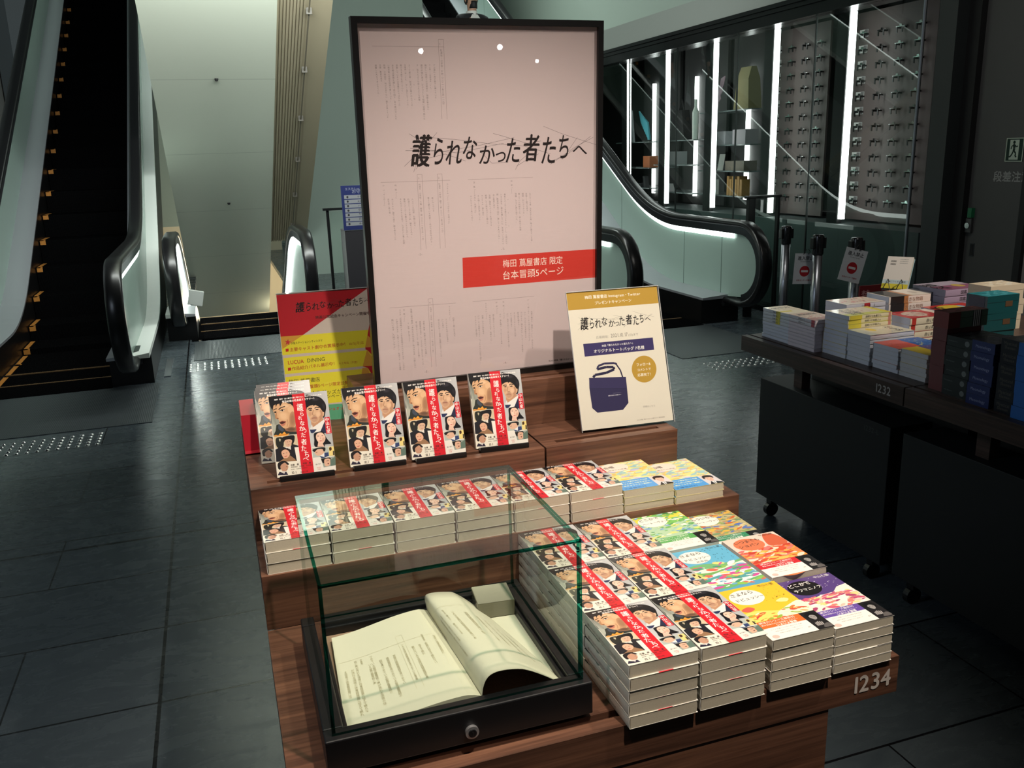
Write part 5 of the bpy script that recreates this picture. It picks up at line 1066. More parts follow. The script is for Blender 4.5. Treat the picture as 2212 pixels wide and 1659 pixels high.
# acrylic block holding the leaf down
B = thing('acrylic_paperweight', 'clear acrylic block with ribbed silver top weighing down the script', 'paperweight', (-0.366, 0.272, PZ+0.0045), -0.10)
k = MB(); k.box(0, 0.060, 0, 0.058, 0.0, 0.026); k.build('block', mat('acrylic_block', rgb(104, 100, 82), 0.06, spec=0.7, coat=0.5), B, bevel=0.001)
k = MB()
for i in range(24): y = 0.0012+i*0.0024; k.add([(0.001, y-0.001, 0.0262), (0.059, y-0.001, 0.0262), (0.059, y, 0.0274), (0.001, y, 0.0274), (0.001, y+0.001, 0.0262), (0.059, y+0.001, 0.0262)], [(0, 1, 2, 3), (3, 2, 5, 4)])
k.build('ribbed_top', mat('silver_ribs', rgb(150, 146, 128), 0.22, 0.6), B)
k = MB(); k.box(-0.034, 0.004, 0.030, 0.052, 0.0012, 0.0016); o = k.build('price_slip', WHITE, None, loc=(-0.352, 0.272, PZ+0.003)); tag(o, 'small white paper slip beside the acrylic block', 'paper slip')
# ---------------------------------------------------------------- things at the back left of the table
ZU = TZ+0.194
t = thing('red_bookend', 'red angled acrylic bookend at the left rear of the table', 'bookend', (-0.662, 0.78, ZU))
RED = mat('red_acrylic', rgb(176, 22, 42), 0.35)
k = MB(); k.box(-0.020, 0.026, 0.0, 0.004, 0.0, 0.004); k.box(-0.020, 0.030, 0.0, 0.26, 0, 0.003); k.build('foot', RED, t)
k = MB(); k.obox((-0.020, 0.02, 0.003), (0.028, 0, 0), (0, 0.10, 0.006), (0, 0.02, 0.068)); k.build('upright', RED, t)
pw = book_proto('leaning_novel', 'novel', novel_art(), 0.105, 0.148, NT, (226, 222, 212))
for i in range(3):
    M = lean((-0.655+0.003*i, 0.716+0.024*i, ZU+0.001+0.0*i), -0.03, 0.60) @ Matrix.Translation((0, 0, -NT))
    put(pw, M.to_translation(), label='novel leaning back behind the leftmost upright book, %s' % ['nearest to it', 'second behind it', 'farthest behind it'][i], group='novels leaning at the left rear', rot=M.to_euler())
def slim_art():
    A = Art(0.105, 0.148); A.rect(0, 0, .105, .148, (232, 226, 206)); A.rect(0, .10, .105, .148, (238, 220, 90)); A.rect(0, 0, .105, .05, (196, 34, 48)); A.text('文庫', (.02, .07), (.08, .07), (60, 40, 40)); return A
sl = book_proto('small_red_book', 'red', slim_art(), 0.105, 0.148, 0.020, (206, 44, 48), page=mat('buff_pages', rgb(222, 196, 150), 0.8))
for i in range(2): put(sl, (-0.640, 0.850+0.001*i, ZU+i*0.0204), 0.02, 'red bound paperback lying behind the leftmost upright book, %s of two' % ('lower', 'upper')[i], 'red bound paperbacks at the left rear')

# ================================================================== SECOND BOOK TABLE ON THE RIGHT
KX = 1.30
for nm, y0, y1, lb in (('book_table', 1.188, 2.09, 'dark wooden book table with silver number 1232 at its near corner'), ('book_table', 0.20, 1.182, 'dark wooden book table holding the card boxes at right edge')):
    t = thing(nm, lb, 'book table', (KX+0.6, (y0+y1)/2, 0)); ox, oy = KX+0.6, (y0+y1)/2
    k = MB(); g = 0.028
    k.box(KX-ox, KX+g-ox, y0-oy, y1-oy, TZ-0.061, TZ); k.box(KX+g+0.012-ox, KX+1.27-ox, y0-oy, y1-oy, TZ-0.061, TZ); k.box(KX+g-ox, KX+g+0.012-ox, y0-oy, y1-oy, TZ-0.061, TZ-0.009)
    k.build('table_top', DWOOD, t)
    k = MB(); k.box(KX+0.30-ox, KX+1.2-ox, y0+0.02-oy, y1-0.07-oy, 0.0, TZ-0.061); k.build('cabinet_body', mat('cabinet_black', rgb(20, 21, 22), 0.5), t)
    k = MB(); k.box(KX+0.16-ox, KX+0.20-ox, y1-0.19-oy, y1-0.14-oy, 0.60, TZ-0.061); k.build('bracket', DWOOD, t)
    if y0 > 1:
        a = Art(0.075, 0.032); a.text('1232', (0, .004), (.075, .004), (170, 166, 160), bold=.015, hs=1.05, res=6); o = a.build('number_plate', MATTE, t); o['label'] = 'silver grey number 1232'
        o.matrix_local = Matrix.Translation((KX-0.0008-ox, 1.315-oy, TZ-0.046)) @ Matrix(((0, 0, -1, 0), (-1, 0, 0, 0), (0, 1, 0, 0), (0, 0, 0, 1)))
def crate(lb, y0, y1, num):
    t = thing('rolling_box', lb, 'storage box', (1.60, (y0+y1)/2, 0)); oy = (y0+y1)/2
    k = MB(); k.box(-0.18, -0.005, y0-oy, y1-oy, 0.085, 0.60); k.build('box_body', mat('box_black', rgb(17, 20, 22), 0.55), t, bevel=0.002)
    for yy in (y0+0.07, y1-0.07):
        k = MB(); k.cyl((-0.150, yy-oy-0.011, 0.030), (-0.150, yy-oy+0.011, 0.030), 0.030, n=18); k.box(-0.162, -0.130, yy-oy-0.016, yy-oy+0.016, 0.058, 0.086); k.build('caster', RUBBER, t)
    a = Art(.09, .02); a.text(num, (0, .003), (.08, .003), (74, 76, 76), res=4); o = a.build('number_plate', MATTE, t); o.matrix_local = Matrix.Translation((-0.181, y0+0.13-oy, 0.555)) @ Matrix(((0, 0, -1, 0), (-1, 0, 0, 0), (0, 1, 0, 0), (0, 0, 0, 1)))
crate('black rolling box on casters under the table marked 1232', 1.36, 2.12, '1232-L')
crate('black rolling box under the table with the card boxes', 0.40, 1.30, '1231-L')

def simple_art(w, h, bg, bits, title=None, tcol=(40, 36, 36), seed=1):
    A = Art(w, h); A.rect(0, 0, w, h, bg)
    for kind, p, c in bits:
        if kind == 'r': A.rect(p[0]*w, p[1]*h, p[2]*w, p[3]*h, c)
        elif kind == 'e': A.ell(p[0]*w, p[1]*h, p[2]*w, p[3]*h, c)
        elif kind == 'l': leafs(A, p[0], c, p[1]*w, p[3]*w, p[2]*h, p[4]*h, p[5]*w, seed)
    if title:
        for i, s in enumerate(title.split('\n')): A.text(s, (.12*w, (.72-.16*i)*h), (.88*w, (.72-.16*i)*h), tcol, 1.1, .02)
    return A
def spn(bgs, txt, tc=(40, 36, 36)):
    def f(S):
        for a, b, c in bgs: S.rect(a*S.w, 0.0003, b*S.w, S.h-0.0003, c)
        c = .58*S.h; e = min(.55*S.w, len(txt)*c); S.text(txt, (.38*S.w, .26*S.h), (.38*S.w+e, .26*S.h), tc, min(1.0, c*len(txt)/e), .01)
    return f
GREYP = mat('cool_page_edges', rgb(216, 219, 230), 0.8)  # paper raised and tinted blue, cool side light put into its colour
def bp(lb, w, h, t, art, spine, fn, page=GREYP): return book_proto('paperback_book', lb, art, w, h, t, spine, fn, page)
def pile(proto, x, y, z, spec, t, kind, where, group, base=0.0):
    """spec: list of extra turns, lowest first (pi = fore edge outward)"""
    n = len(spec); w, h = proto['_w'], proto['_h']
    for i, s in enumerate(spec):
        a = base+s; cx, cy = x, y
        loc = (cx-(w/2*math.cos(a)-h/2*math.sin(a))+rnd.uniform(-.002, .002), cy-(w/2*math.sin(a)+h/2*math.cos(a))+rnd.uniform(-.002, .002), z+i*(t+0.00025))
        put(proto, loc, a+rnd.uniform(-.012, .012), short(kind, level(i, n), where), group)
def P_(lb, w, h, t, art, spine, fn, page=GREYP):
    p = bp(lb, w, h, t, art, spine, fn, page); p['_w'] = w; p['_h'] = h; return p
YEO = (226, 210, 70)
b1 = P_('a', .110, .173, .0126, simple_art(.110, .173, (228, 220, 196), [('r', (0, .30, .5, .42), YEO), ('l', (20, .1, .5, .9, .9, .05), [(210, 190, 160), (190, 176, 150)])], '生き方'), (214, 216, 222), spn([(.50, .66, YEO)], '新書の教え　下', (60, 60, 90)))
pile(b1, 1.418, 1.955, TZ, [PI]*5+[0]*4, .0126, 'slim paperback with yellow spine band', 'in far left corner pile on table 1232', 'yellow banded paperbacks')
b2 = P_('b', .110, .158, .0130, simple_art(.110, .158, (206, 186, 170), [('r', (0, 0, 1, .35), (170, 120, 110)), ('l', (40, .05, .3, .95, .95, .06), [(206, 90, 90), (230, 214, 190), (120, 90, 90), (240, 230, 220)])], '銀河鉄道'), (216, 210, 216), spn([(.86, .98, (196, 90, 100))], '歴史の人々', (50, 40, 40)), mat('pinkish_page_edges', rgb(220, 208, 214), 0.8))
pile(b2, 1.412, 1.785, TZ, [PI]*7+[0]*2, .0130, 'pinkish paperback', 'in the second pile from far end of table 1232', 'pinkish paperbacks')
b3 = P_('c', .128, .188, .0152, simple_art(.128, .188, (226, 212, 184), [('r', (0, 0, .28, 1), (214, 214, 110)), ('r', (0, .0, 1, .12), (226, 206, 60)), ('l', (30, .3, .2, .95, .9, .06), [(206, 150, 150), (230, 200, 170), (190, 170, 190), (240, 226, 200)])], '夜明けの\n本屋さん'), (232, 222, 186), spn([(.02, .30, YEO), (.92, .98, (210, 140, 130))], '夜明けの本屋さん'))
pile(b3, 1.487, 1.638, TZ, [PI]*7+[0]*3, .0152, 'paperback with yellow and cream spine', 'in the tallest front pile on table 1232', 'yellow and cream paperbacks', base=PI/2)
b4 = P_('d', .118, .188, .0150, simple_art(.118, .188, (222, 214, 190), [('r', (0, 0, 1, .2), (196, 204, 200)), ('e', (.35, .35, .2, .08), (236, 206, 80)), ('l', (14, .3, .5, .9, .9, .05), [(150, 160, 190), (210, 190, 160)])], '花の名'), (206, 208, 212), spn([], '花の名'))
pile(b4, 1.490, 1.517, TZ, [PI]*7, .0150, 'pale cream paperback', 'in the front pile under orange cover neighbour', 'pale cream paperbacks', base=PI/2)
b5 = P_('e', .120, .188, .0140, simple_art(.120, .188, (218, 84, 62), [('r', (0, .52, 1, 1), (40, 96, 170)), ('l', (30, .1, .56, .9, .96, .05), [(70, 130, 200), (150, 190, 220), (236, 226, 120)]), ('l', (12, .2, .1, .8, .45, .05), [(226, 110, 90), (180, 60, 50)])], None), (206, 208, 212), spn([], '青い空'))
pile(b5, 1.492, 1.388, TZ, [PI]*6, .0140, 'paperback with orange and blue cover', 'in front pile beside yellow purple cover', 'orange and blue paperbacks', base=PI/2)
b6 = P_('f', .118, .188, .0146, simple_art(.118, .188, (234, 204, 50), [('r', (0, .35, 1, .95), (104, 92, 150)), ('e', (.35, .72, .16, .09), (226, 206, 70)), ('l', (26, .1, .4, .9, .9, .05), [(190, 186, 214), (150, 140, 190), (226, 220, 230)])], None), (206, 208, 212), spn([], '紫の夜'), mat('dull_page_edges', rgb(206, 205, 206), 0.8))
pile(b6, 1.494, 1.263, TZ, [PI]*6, .0146, 'paperback with yellow purple cover', 'in the pile nearest the red card boxes', 'yellow purple paperbacks', base=PI/2)
b7 = P_('g', .125, .180, .0186, simple_art(.125, .180, (216, 196, 176), [('l', (60, .05, .1, .95, .95, .07), [(206, 70, 80), (230, 170, 160), (90, 80, 90), (240, 220, 200)]), ('r', (0, .0, .2, 1), (226, 214, 200))], None), (206, 206, 216), spn([(.45, .60, (190, 40, 50))], '少年の旅　２'))
pile(b7, 1.640, 1.838, TZ, [0]*8, .0186, 'comic with red speckled cover', 'in the pile behind the tallest front pile', 'red speckled comics', base=PI/2)
b8 = P_('h', .132, .194, .0290, simple_art(.132, .194, (238, 226, 212), [('r', (0, .55, 1, .97), (44, 38, 36)), ('r', (0, .45, 1, .55), (196, 130, 76)), ('e', (.45, .2, .2, .06), (206, 190, 176))], None), (236, 222, 214), spn([(.04, .36, (40, 34, 32)), (.36, .46, (196, 130, 80))], '大きな物語', (150, 110, 90)))
pile(b8, 1.850, 1.840, TZ+0.105, [0]*2, .0290, 'thick white hardback with black band', 'of two on top of the grey books', 'black banded hardbacks', base=PI/2-0.05)
b9 = P_('i', .135, .196, .0205, simple_art(.135, .196, (150, 150, 156), [], '大全'), (160, 160, 166), spn([], '大全'))
pile(b9, 1.850, 1.842, TZ, [PI]*5, .0205, 'grey hardback', 'under the black banded hardbacks', 'grey hardbacks', base=PI/2)
b10 = P_('j', .128, .185, .0255, simple_art(.128, .185, (190, 60, 64), [('r', (0, 0, 1, .18), (230, 214, 200)), ('e', (.5, .6, .35, .25), (214, 190, 176)), ('l', (40, .1, .25, .9, .9, .06), [(150, 40, 50), (226, 196, 180), (90, 60, 60), (206, 100, 90)])], None), (236, 226, 200), spn([(.04, .14, (196, 60, 50))], '赤い町の人'))
pile(b10, 1.730, 1.610, TZ, [0]*5, .0255, 'paperback with red face cover', 'in the pile between white hardbacks and red boxes', 'red face paperbacks', base=PI/2)
b11 = P_('k', .150, .205, .0240, simple_art(.150, .205, (190, 52, 46), [('e', (.6, .55, .3, .3), (214, 186, 60)), ('e', (.65, .3, .12, .06), (130, 180, 210))], '絵本'), (190, 60, 50), spn([], '絵本'))
pile(b11, 1.97, 1.665, TZ, [0]*5, .0240, 'red picture book with yellow disc', 'in the pile behind the red face covers', 'red picture books', base=PI/2)
b12 = P_('l', .182, .210, .0290, simple_art(.182, .210, (150, 92, 120), [('r', (.5, 0, 1, 1), (184, 170, 186)), ('e', (.4, .35, .18, .12), (206, 176, 90))], '図鑑'), (172, 150, 176), spn([], '図鑑'), mat('lilac_page_edges', rgb(176, 170, 188), 0.8))
pile(b12, 2.235, 1.98, TZ, [0]*5, .0290, 'large mauve hardback', 'in the pile at the far back of table 1232', 'large mauve hardbacks', base=PI/2)
b13 = P_('m', .120, .175, .0213, simple_art(.120, .175, (90, 90, 96), [], '辞典'), (110, 110, 116), spn([], '辞典'))
pile(b13, 2.050, 2.010, TZ, [0]*6, .0213, 'grey paperback', 'in the pile under the upright book on stand', 'grey paperbacks', base=PI/2)
# book standing on a wire stand, back cover showing
ab = Art(.105, .148); ab.rect(0, 0, .105, .148, (232, 224, 214)); ab.rect(0, 0, .105, .022, (222, 206, 70)); ab.rect(0, .022, .105, .040, (196, 214, 216))
for i in range(14):
    for yy in (.122, .108): ab.rect(.016+i*.0016, yy, .0166+i*.0016+(.0006 if i % 3 else 0), yy+.008, (70, 66, 64))
for i in range(3): ab.text('本体価格表示', (.052, .134-i*.009), (.086, .134-i*.009), (120, 116, 112), .8)
ab.text('どこにでもある物語', (.012, .029), (.094, .029), (60, 60, 66), 1.0)
upb = book_proto('upright_book', 'white backed book standing on black wire stand behind the black banded hardbacks', ab, .105, .148, .022, (150, 190, 206))
M = lean((1.985, 2.095, TZ+0.1395), -1.0, 0.55) @ Matrix.Translation((0, 0, -0.022)); upb.matrix_world = M
t = thing('wire_easel', 'small black wire easel holding the white backed book upright', 'book stand', (1.985, 2.095, TZ+0.1292), -1.0)
for xx in (0.028, 0.082):
    k = MB(); k.tube([(xx-0.016, -0.030, 0.0022), (xx, -0.004, 0.050), (xx+0.018, -0.030, 0.0022)], 0.0022, 8); k.tube([(xx, -0.004, 0.050), (xx, 0.066, 0.003)], 0.002, 8); k.build('wire_leg', BLACK, t)
k = MB(); k.tube([(0.012, -0.004, 0.008), (0.1, -0.004, 0.008)], 0.002, 8); k.build('ledge_wire', BLACK, t)
# card boxes
def cardbox(name, lb, w, d, h, top, side, front, txt=None, tcol=(200, 200, 210), extra=None):
    """box: w along x, d along y, h up; printed sides; base at z = 0, near -x,-y corner at origin"""
    R = thing(name, lb, 'box', (0, 0, -5))
    V, F, C = [], [], []
    q = MB(); q.box(0, w, 0, d, 0, h); V += q.v; F += q.f
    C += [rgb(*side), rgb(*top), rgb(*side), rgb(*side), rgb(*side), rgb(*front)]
    A = Art(d, h)
    if txt:
        for t_, x0, x1, y in txt: A.text(t_, (x0*d, y*h), (x1*d, y*h), tcol, 1.1, .015, 4)
    if extra: extra(A)
    A.mesh_into(V, F, C, lambda x, y, z: (-z-1e-4, d-x, y))
    B_ = Art(w, d); leafs(B_, 30, [tuple(min(255, c+26) for c in top), tuple(max(0, c-24) for c in top), tuple(min(255, c+60) for c in top)], .1*w, .9*w, .1*d, .9*d, .09*w, 3)
    B_.mesh_into(V, F, C, lambda x, y, z: (x, y, h+z+1e-4))
    o = colored('carton', V, F, C, PRINT, R)
    k = MB(); k.box(w*.02, w*.98, -0.0004, d*.5, h*.62, h*.632); k.build('lid_seam', MBLACK, R); return R
def boxes(proto, x, y, z, n, h, kind, where, group, j=.002, rz=0.0):
    for i in range(n): put(proto, (x+rnd.uniform(-j, j), y+rnd.uniform(-j, j)*.6, z+i*(h+.0003)), rz+rnd.uniform(-.015, .015), short(kind, level(i, n), where), group)
rb = cardbox('card_box', 'r', .130, .055, .0388, (126, 60, 58), (118, 62, 62), (116, 66, 68))
boxes(rb, 1.362, 1.101, TZ, 5, .0388, 'dull red card box', 'in the pile beside the black card boxes', 'dull red card boxes')
def zebra(S):
    pass
rt = cardbox('card_box', 'dull red and green striped card box on top of the red boxes', .150, .058, .050, (128, 60, 56), (104, 130, 110), (126, 60, 60))
k = MB()
for i in range(4): k.box(.096+i*.007, .0995+i*.007, -.0010, -.0004, .001, .049)
k.build('stripe', mat('white_stripe', rgb(216, 212, 206), 0.5), rt); k = MB(); k.box(.093, .125, -.0004, -.0002, .001, .049); k.build('stripe_ground', MBLACK, rt)
k = MB(); k.box(0.0, .045, -.0006, -.0001, .001, .049); k.build('end_panel', mat('brick_red', rgb(132, 62, 54), 0.4), rt)
put(rt, (1.360, 1.098, TZ+5*.0391+.0004), 0.0)
db = cardbox('card_box', 'd', .138, .094, .0298, (38, 40, 40), (34, 40, 40), (40, 46, 46), [('Wild Unknown', .08, .42, .45)], (104, 112, 110), lambda A: A.ell(A.w*.80, A.h*.5, .0085, .0085, (116, 122, 120), 20))
boxes(db, 1.356, 1.0005, TZ, 6, .0298, 'black green card box with round seal', 'in pile left of navy boxes', 'black green card boxes')
mb = cardbox('card_box', 'm', .136, .080, .0312, (46, 44, 62), (40, 46, 84), (44, 54, 104), [('Moonology', .16, .84, .36)], (150, 158, 190))
boxes(mb, 1.342, .9065, TZ, 6, .0312, 'navy card box with silver script', 'in pile right of black green boxes', 'navy card boxes')
kb = cardbox('card_box', 'k', .136, .060, .0348, (30, 30, 34), (26, 28, 32), (26, 28, 36), [('Mystical', .14, .86, .55), ('Shaman', .2, .8, .22)], (84, 80, 72))
boxes(kb, 1.346, .8330, TZ, 6, .0348, 'dark charcoal card box', 'in the narrow pile before the bright blue boxes', 'dark charcoal card boxes')
ub = cardbox('card_box', 'u', .140, .085, .0350, (56, 96, 140), (40, 90, 150), (46, 104, 176))
boxes(ub, 1.334, .7400, TZ, 6, .0350, 'bright blue card box', 'in the pile at right picture edge', 'bright blue card boxes')
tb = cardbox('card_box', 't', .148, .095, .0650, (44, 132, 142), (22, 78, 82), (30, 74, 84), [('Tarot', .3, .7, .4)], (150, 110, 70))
k = MB(); k.box(.085, .118, -.0008, -.0003, .022, .042); k.build('front_title', mat('rust_print', rgb(96, 70, 48), 0.5), tb)
k = MB(); k.box(-.0008, -.0003, .012, .083, .006, .060); k.build('portrait_panel', mat('slate_print', rgb(58, 66, 84), 0.5), tb)
boxes(tb, 1.905, 1.475, TZ, 3, .0650, 'teal card box', 'in the pile of large boxes behind red stripes', 'teal card boxes', .006)
wb = cardbox('card_box', 'w', .17, .11, .060, (232, 214, 186), (222, 206, 180), (226, 208, 180))
boxes(wb, 2.17, 1.70, TZ, 3, .060, 'cream paper wrapped box', 'in the pile behind the teal boxes', 'cream boxes', .006)

# ================================================================== BELT POSTS AND HANGING SIGNS
def post(x, y, lb):
    t = thing('belt_post', lb, 'barrier post', (x, y, 0), 0, 'steel belt posts')
    k = MB(); k.lathe([(0, .0), (.145, .0), (.145, .012), (.05, .028), (.03, .03)], 28); k.build('base', DSTEEL, t, smooth=True)
    k = MB(); k.cyl((0, 0, .028), (0, 0, .80), .033, n=22); k.build('pole', STEEL, t, smooth=True)
    k = MB(); k.lathe([(.036, .80), (.038, .805), (.038, .925), (.034, .935), (0, .936)], 22); k.build('head', mat('post_head', rgb(70, 70, 72), .25, .9), t, smooth=True)
    for sx in (-1, 1): k = MB(); k.box(sx*.036-(.018 if sx < 0 else 0), sx*.036+(.018 if sx > 0 else 0), -.02, .02, .84, .915); k.build('belt_clip', BLACK, t, bevel=.004)
post(3.47, 4.82, 'steel belt post standing farthest back by the green balustrade')
post(3.24, 4.14, 'middle steel belt post in front of the shop glass')
post(3.31, 3.84, 'steel belt post nearest the book piles with sign before it')
def hang(lb, loc, a, roll, top):
    A = Art(.165, .215); A.rect(0, 0, .165, .215, (206, 210, 212)); bk = (40, 40, 44)
    A.text('進入禁止', (.022, .170), (.143, .170), bk, 1.0, .02, 4); A.text('DO NOT ENTER', (.045, .154), (.120, .154), bk, 1.0, .01)
    A.ell(.0825, .090, .038, .038, (170, 34, 42), 40); A.rect(.056, .0825, .109, .0975, (220, 216, 214)); A.text('赤色センサー作動中', (.026, .022), (.140, .022), (150, 50, 52), 1.0, .02)
    t = thing('hanging_sign', lb, 'sign'); t.matrix_world = Matrix.Translation(loc) @ Matrix.Rotation(a, 4, 'Z') @ Matrix.Rotation(PI/2, 4, 'X') @ Matrix.Rotation(roll, 4, 'Z') @ Matrix.Translation((-.0825, -.215, 0))
    A.build('laminated_sheet', MATTE, t, base=(206, 210, 212), thick=.0008)
    for xx in (.062, .098): k = MB(); k.tube([(xx, .208, .0012), (xx+.006, .228, .012), (.08+(xx-.08)*.4, .245, .016)], .0022, 6); k.build('tie', MBLACK, t)
hang('white no entry sign hanging askew before the nearest belt post', (3.262, 3.770, .868), -.10, -.26, 0)
hang('white no entry sign half hidden behind the middle belt post', (3.215, 4.23, .80), -.15, -.05, 0)
t = thing('red_floor_sign', 'dark red notice board standing behind the book piles', 'sign', (3.22, 3.56, 0))
k = MB(); k.box(-.10, .10, -.006, .006, .10, .665); k.build('board', mat('dark_red_board', rgb(122, 26, 32), .5), t)
A = Art(.2, .3); A.vtext('禁止', (.045, .28), (.045, .14), (206, 150, 148), 1.0, .02, 3); o = A.build('lettering', MATTE, t); o.matrix_local = Matrix.Translation((-.10, -.0066, .36)) @ Matrix.Rotation(PI/2, 4, 'X')
k = MB(); k.box(-.08, -.06, -.12, .12, 0, .014); k.box(.06, .08, -.12, .12, 0, .014); k.box(-.08, -.06, -.008, .008, .014, .10); k.box(.06, .08, -.008, .008, .014, .10); k.build('foot', DSTEEL, t)
# short railing behind, beside the shop glass
t = thing('glass_railing', 'short railing with dark top bar between green balustrade and shop glass', 'railing', (4.04, 5.98, 0))
for xx, w in ((-.12, .035), (.165, .012)): k = MB(); k.box(xx-w, xx+w, -.02, .02, 0, 1.075); k.build('post', mat('rail_dark', rgb(40, 42, 42), .35, .6), t)
k = MB(); k.box(-.175, .185, -.03, .03, 1.075, 1.10); k.build('top_bar', mat('rail_dark', rgb(40, 42, 42), .35, .6), t, bevel=.006)
k = MB(); k.box(-.085, .153, -.005, .005, .06, 1.06); k.build('infill', GLASS, t)
t = thing('guard_railing', 'glass guard panel with dark post and top bar beside the grey notice cabinet', 'railing', (.20, 6.35, 0))
k = MB(); k.box(-.01, .012, -.012, .012, 0, 1.14); k.build('post', mat('rail_dark', rgb(40, 42, 42), .35, .6), t); k = MB(); k.box(-.035, .75, -.018, .018, 1.14, 1.158); k.build('top_bar', mat('rail_dark', rgb(40, 42, 42), .35, .6), t)
k = MB(); k.box(.016, .74, -.005, .005, .05, 1.13); k.build('infill', GLASS, t)
# notice cabinet beside the poster
t = thing('notice_cabinet', 'dark grey cabinet topped by a blue safety notice, left of the poster', 'cabinet', (.46, 5.98, 0))
k = MB(); k.box(-.185, .25, -.01, .22, 0, 1.0); k.build('cabinet_body', mat('cabinet_grey', rgb(64, 62, 66), .5), t)
A = Art(.40, .335); A.rect(0, 0, .40, .335, (52, 62, 120)); A.text('エスカレーターご利用のお客様へ', (.03, .302), (.37, .302), (190, 196, 210), 1.0); A.text('お守りください', (.08, .278), (.32, .278), (190, 196, 210), 1.0)
for i, s in enumerate(('手すりにおつかまりください', '黄色い線の内側にお立ちください', '小さなお子様の手をつないで', '歩かないでください', 'サンダルにご注意', '荷物にご注意ください', '傘の先にご注意ください')):
    y = .236-i*.034; A.rect(.02, y, .38, y+.028, (176, 178, 182)); A.ell(.045, y+.014, .008, .009, (70, 70, 76)); A.text(s, (.12, y+.008), (.34, y+.008), (74, 74, 80), .9)
o = A.build('notice_panel', MATTE, t, base=(52, 62, 120), thick=.012); o.matrix_local = Matrix.Translation((-.190, -.012, 1.005)) @ Matrix.Rotation(PI/2, 4, 'X')

# ================================================================== INSIDE THE SHOP
for i, yy in enumerate((9.50, 8.50, 7.48, 6.43, 5.40)):
    lb = 'glowing vertical light tube, %s from the left inside the shop window' % ['first', 'second', 'third', 'fourth', 'fifth'][i]
    t = thing('light_tube', lb, 'light tube', (4.44, yy, 0), 0, 'vertical light tubes')
    k = MB(); k.box(-.018, .018, -.020, .022, .90, 2.56); k.build('tube', TUBE, t)
    k = MB(); k.box(-.02, .03, .032, .17, 0.05, 2.80); k.build('upright', mat('fixture_black', rgb(24, 24, 25), .5), t)
    k = MB(); k.box(-.02, .012, -.022, .024, 2.565, 2.60); k.build('cap', MBLACK, t)
k = MB(); k.box(4.36, 4.9, 4.42, 9.7, .05, .86); o = k.build('trim_30', mat('plinth_grey', rgb(70, 78, 78), .5), kind='structure')
BRD = mat('board_taupe', rgb(92, 80, 78), .6)
def board(y0, y1, lb):
    t = thing('display_board', lb, 'display board', (4.66, y0, 0))
    k = MB(); k.box(0, .02, 0, y1-y0, .88, 2.58); k.build('panel', BRD, t)
    k = MB(); k.box(-.004, 0, 0, .10, -.030, .030); k.box(-.005, -.004, .002, .04, -.028, .028, 1); sl0 = k.build('slot', [mat('slot_white', rgb(232, 230, 228), .5), mat('slot_shadow', rgb(120, 118, 118), .6)], t)  # white card stands in for the bright back seen through the holes
    k = MB()
    for d in (-.03, .03): k.box(-.035, 0, d-.006, d+.006, -.004, .008); k.box(-.04, -.033, d-.006, d+.006, -.035, .008)
    k.box(-.030, -.024, -.045, .05, .008, .014, 1); k.box(-.030, -.024, -.012, .012, .008, .028, 1); hk0 = k.build('pen_hook', [BLACK, CHROME], t)
    L_ = y1-y0; first = True
    for r in range(12):
        z = 1.05+r*.124
        a = sl0 if r == 0 else sl0.copy()
        if r: COL.objects.link(a); a.parent = t
        a.location = (0, L_-.15, z)
        for c, yy in enumerate((L_-.12, L_-.34, L_-.55, L_-.76)):
            h = hk0 if first else hk0.copy()
            if not first: COL.objects.link(h); h.parent = t
            first = False; h.location = (0, yy, z-.012)
    return t
board(4.72, 5.63, 'taupe pen display board with twelve rows of hooks at right end of shop window')
board(5.96, 6.82, 'taupe pen display board with rows of hooks behind the fourth light tube')
# shelf units in the three far bays
ITEM = {}
def item(name, lb, cat, loc, builder, m, rz=0.0):
    k = MB(); builder(k); o = k.build(name, m, None, loc=loc); o.rotation_euler = (0, 0, rz); tag(o, lb, cat); return o
def unit(y0, y1, zs, lb, lamp=True):
    t = thing('shelf_unit', lb, 'shelf unit', (4.76, (y0+y1)/2, 0)); oy = (y0+y1)/2
    k = MB(); k.box(.26, .30, y0-oy, y1-oy, .86, 2.75); k.build('back_panel', mat('unit_back', rgb(60, 58, 58), .7), t)
    for z in zs: k = MB(); k.box(-.16, .26, y0-oy, y1-oy, z-.012, z); k.build('shelf', mat('shelf_glass', rgb(96, 104, 104), .2), t)
    if lamp:
        k = MB(); k.box(.22, .25, .12, .17, .95, 2.35); k.build('lamp_tube', TUBE, t)
    return t
unit(7.05, 8.06, (1.02, 1.28, 1.55, 1.90), 'dark shelf unit between third and fourth light tubes')
unit(8.18, 9.14, (1.02, 1.34, 1.62), 'dark shelf unit between second and third light tubes')
unit(9.26, 10.22, (1.05, 1.30, 1.62), 'dark shelf unit between first and second light tubes')
item('paper_bag', 'olive brown paper bag on the upper shelf beside the third tube', 'bag', (4.74, 7.36, 1.90), lambda k: (k.loft([[(-.08, -.16, 0), (.08, -.16, 0), (.08, .12, 0), (-.08, .12, 0)], [(-.07, -.13, .30), (.07, -.13, .30), (.07, .08, .30), (-.07, .08, .30)], [(-.03, -.12, .42), (.03, -.12, .42), (.03, .07, .42), (-.03, .07, .42)]])), mat('kraft', rgb(122, 112, 78), .8))
item('saw', 'pink paper saw leaning by the olive paper bag', 'saw', (4.67, 7.72, 1.90), lambda k: k.poly_yz([(.10, 0), (.14, .02), (.02, .34), (-.05, .36), (-.02, .28), (.01, .24), (.0, .2), (.04, .17), (.03, .13), (.07, .1)], -.006, .006), mat('pink_card', rgb(206, 176, 190), .6))
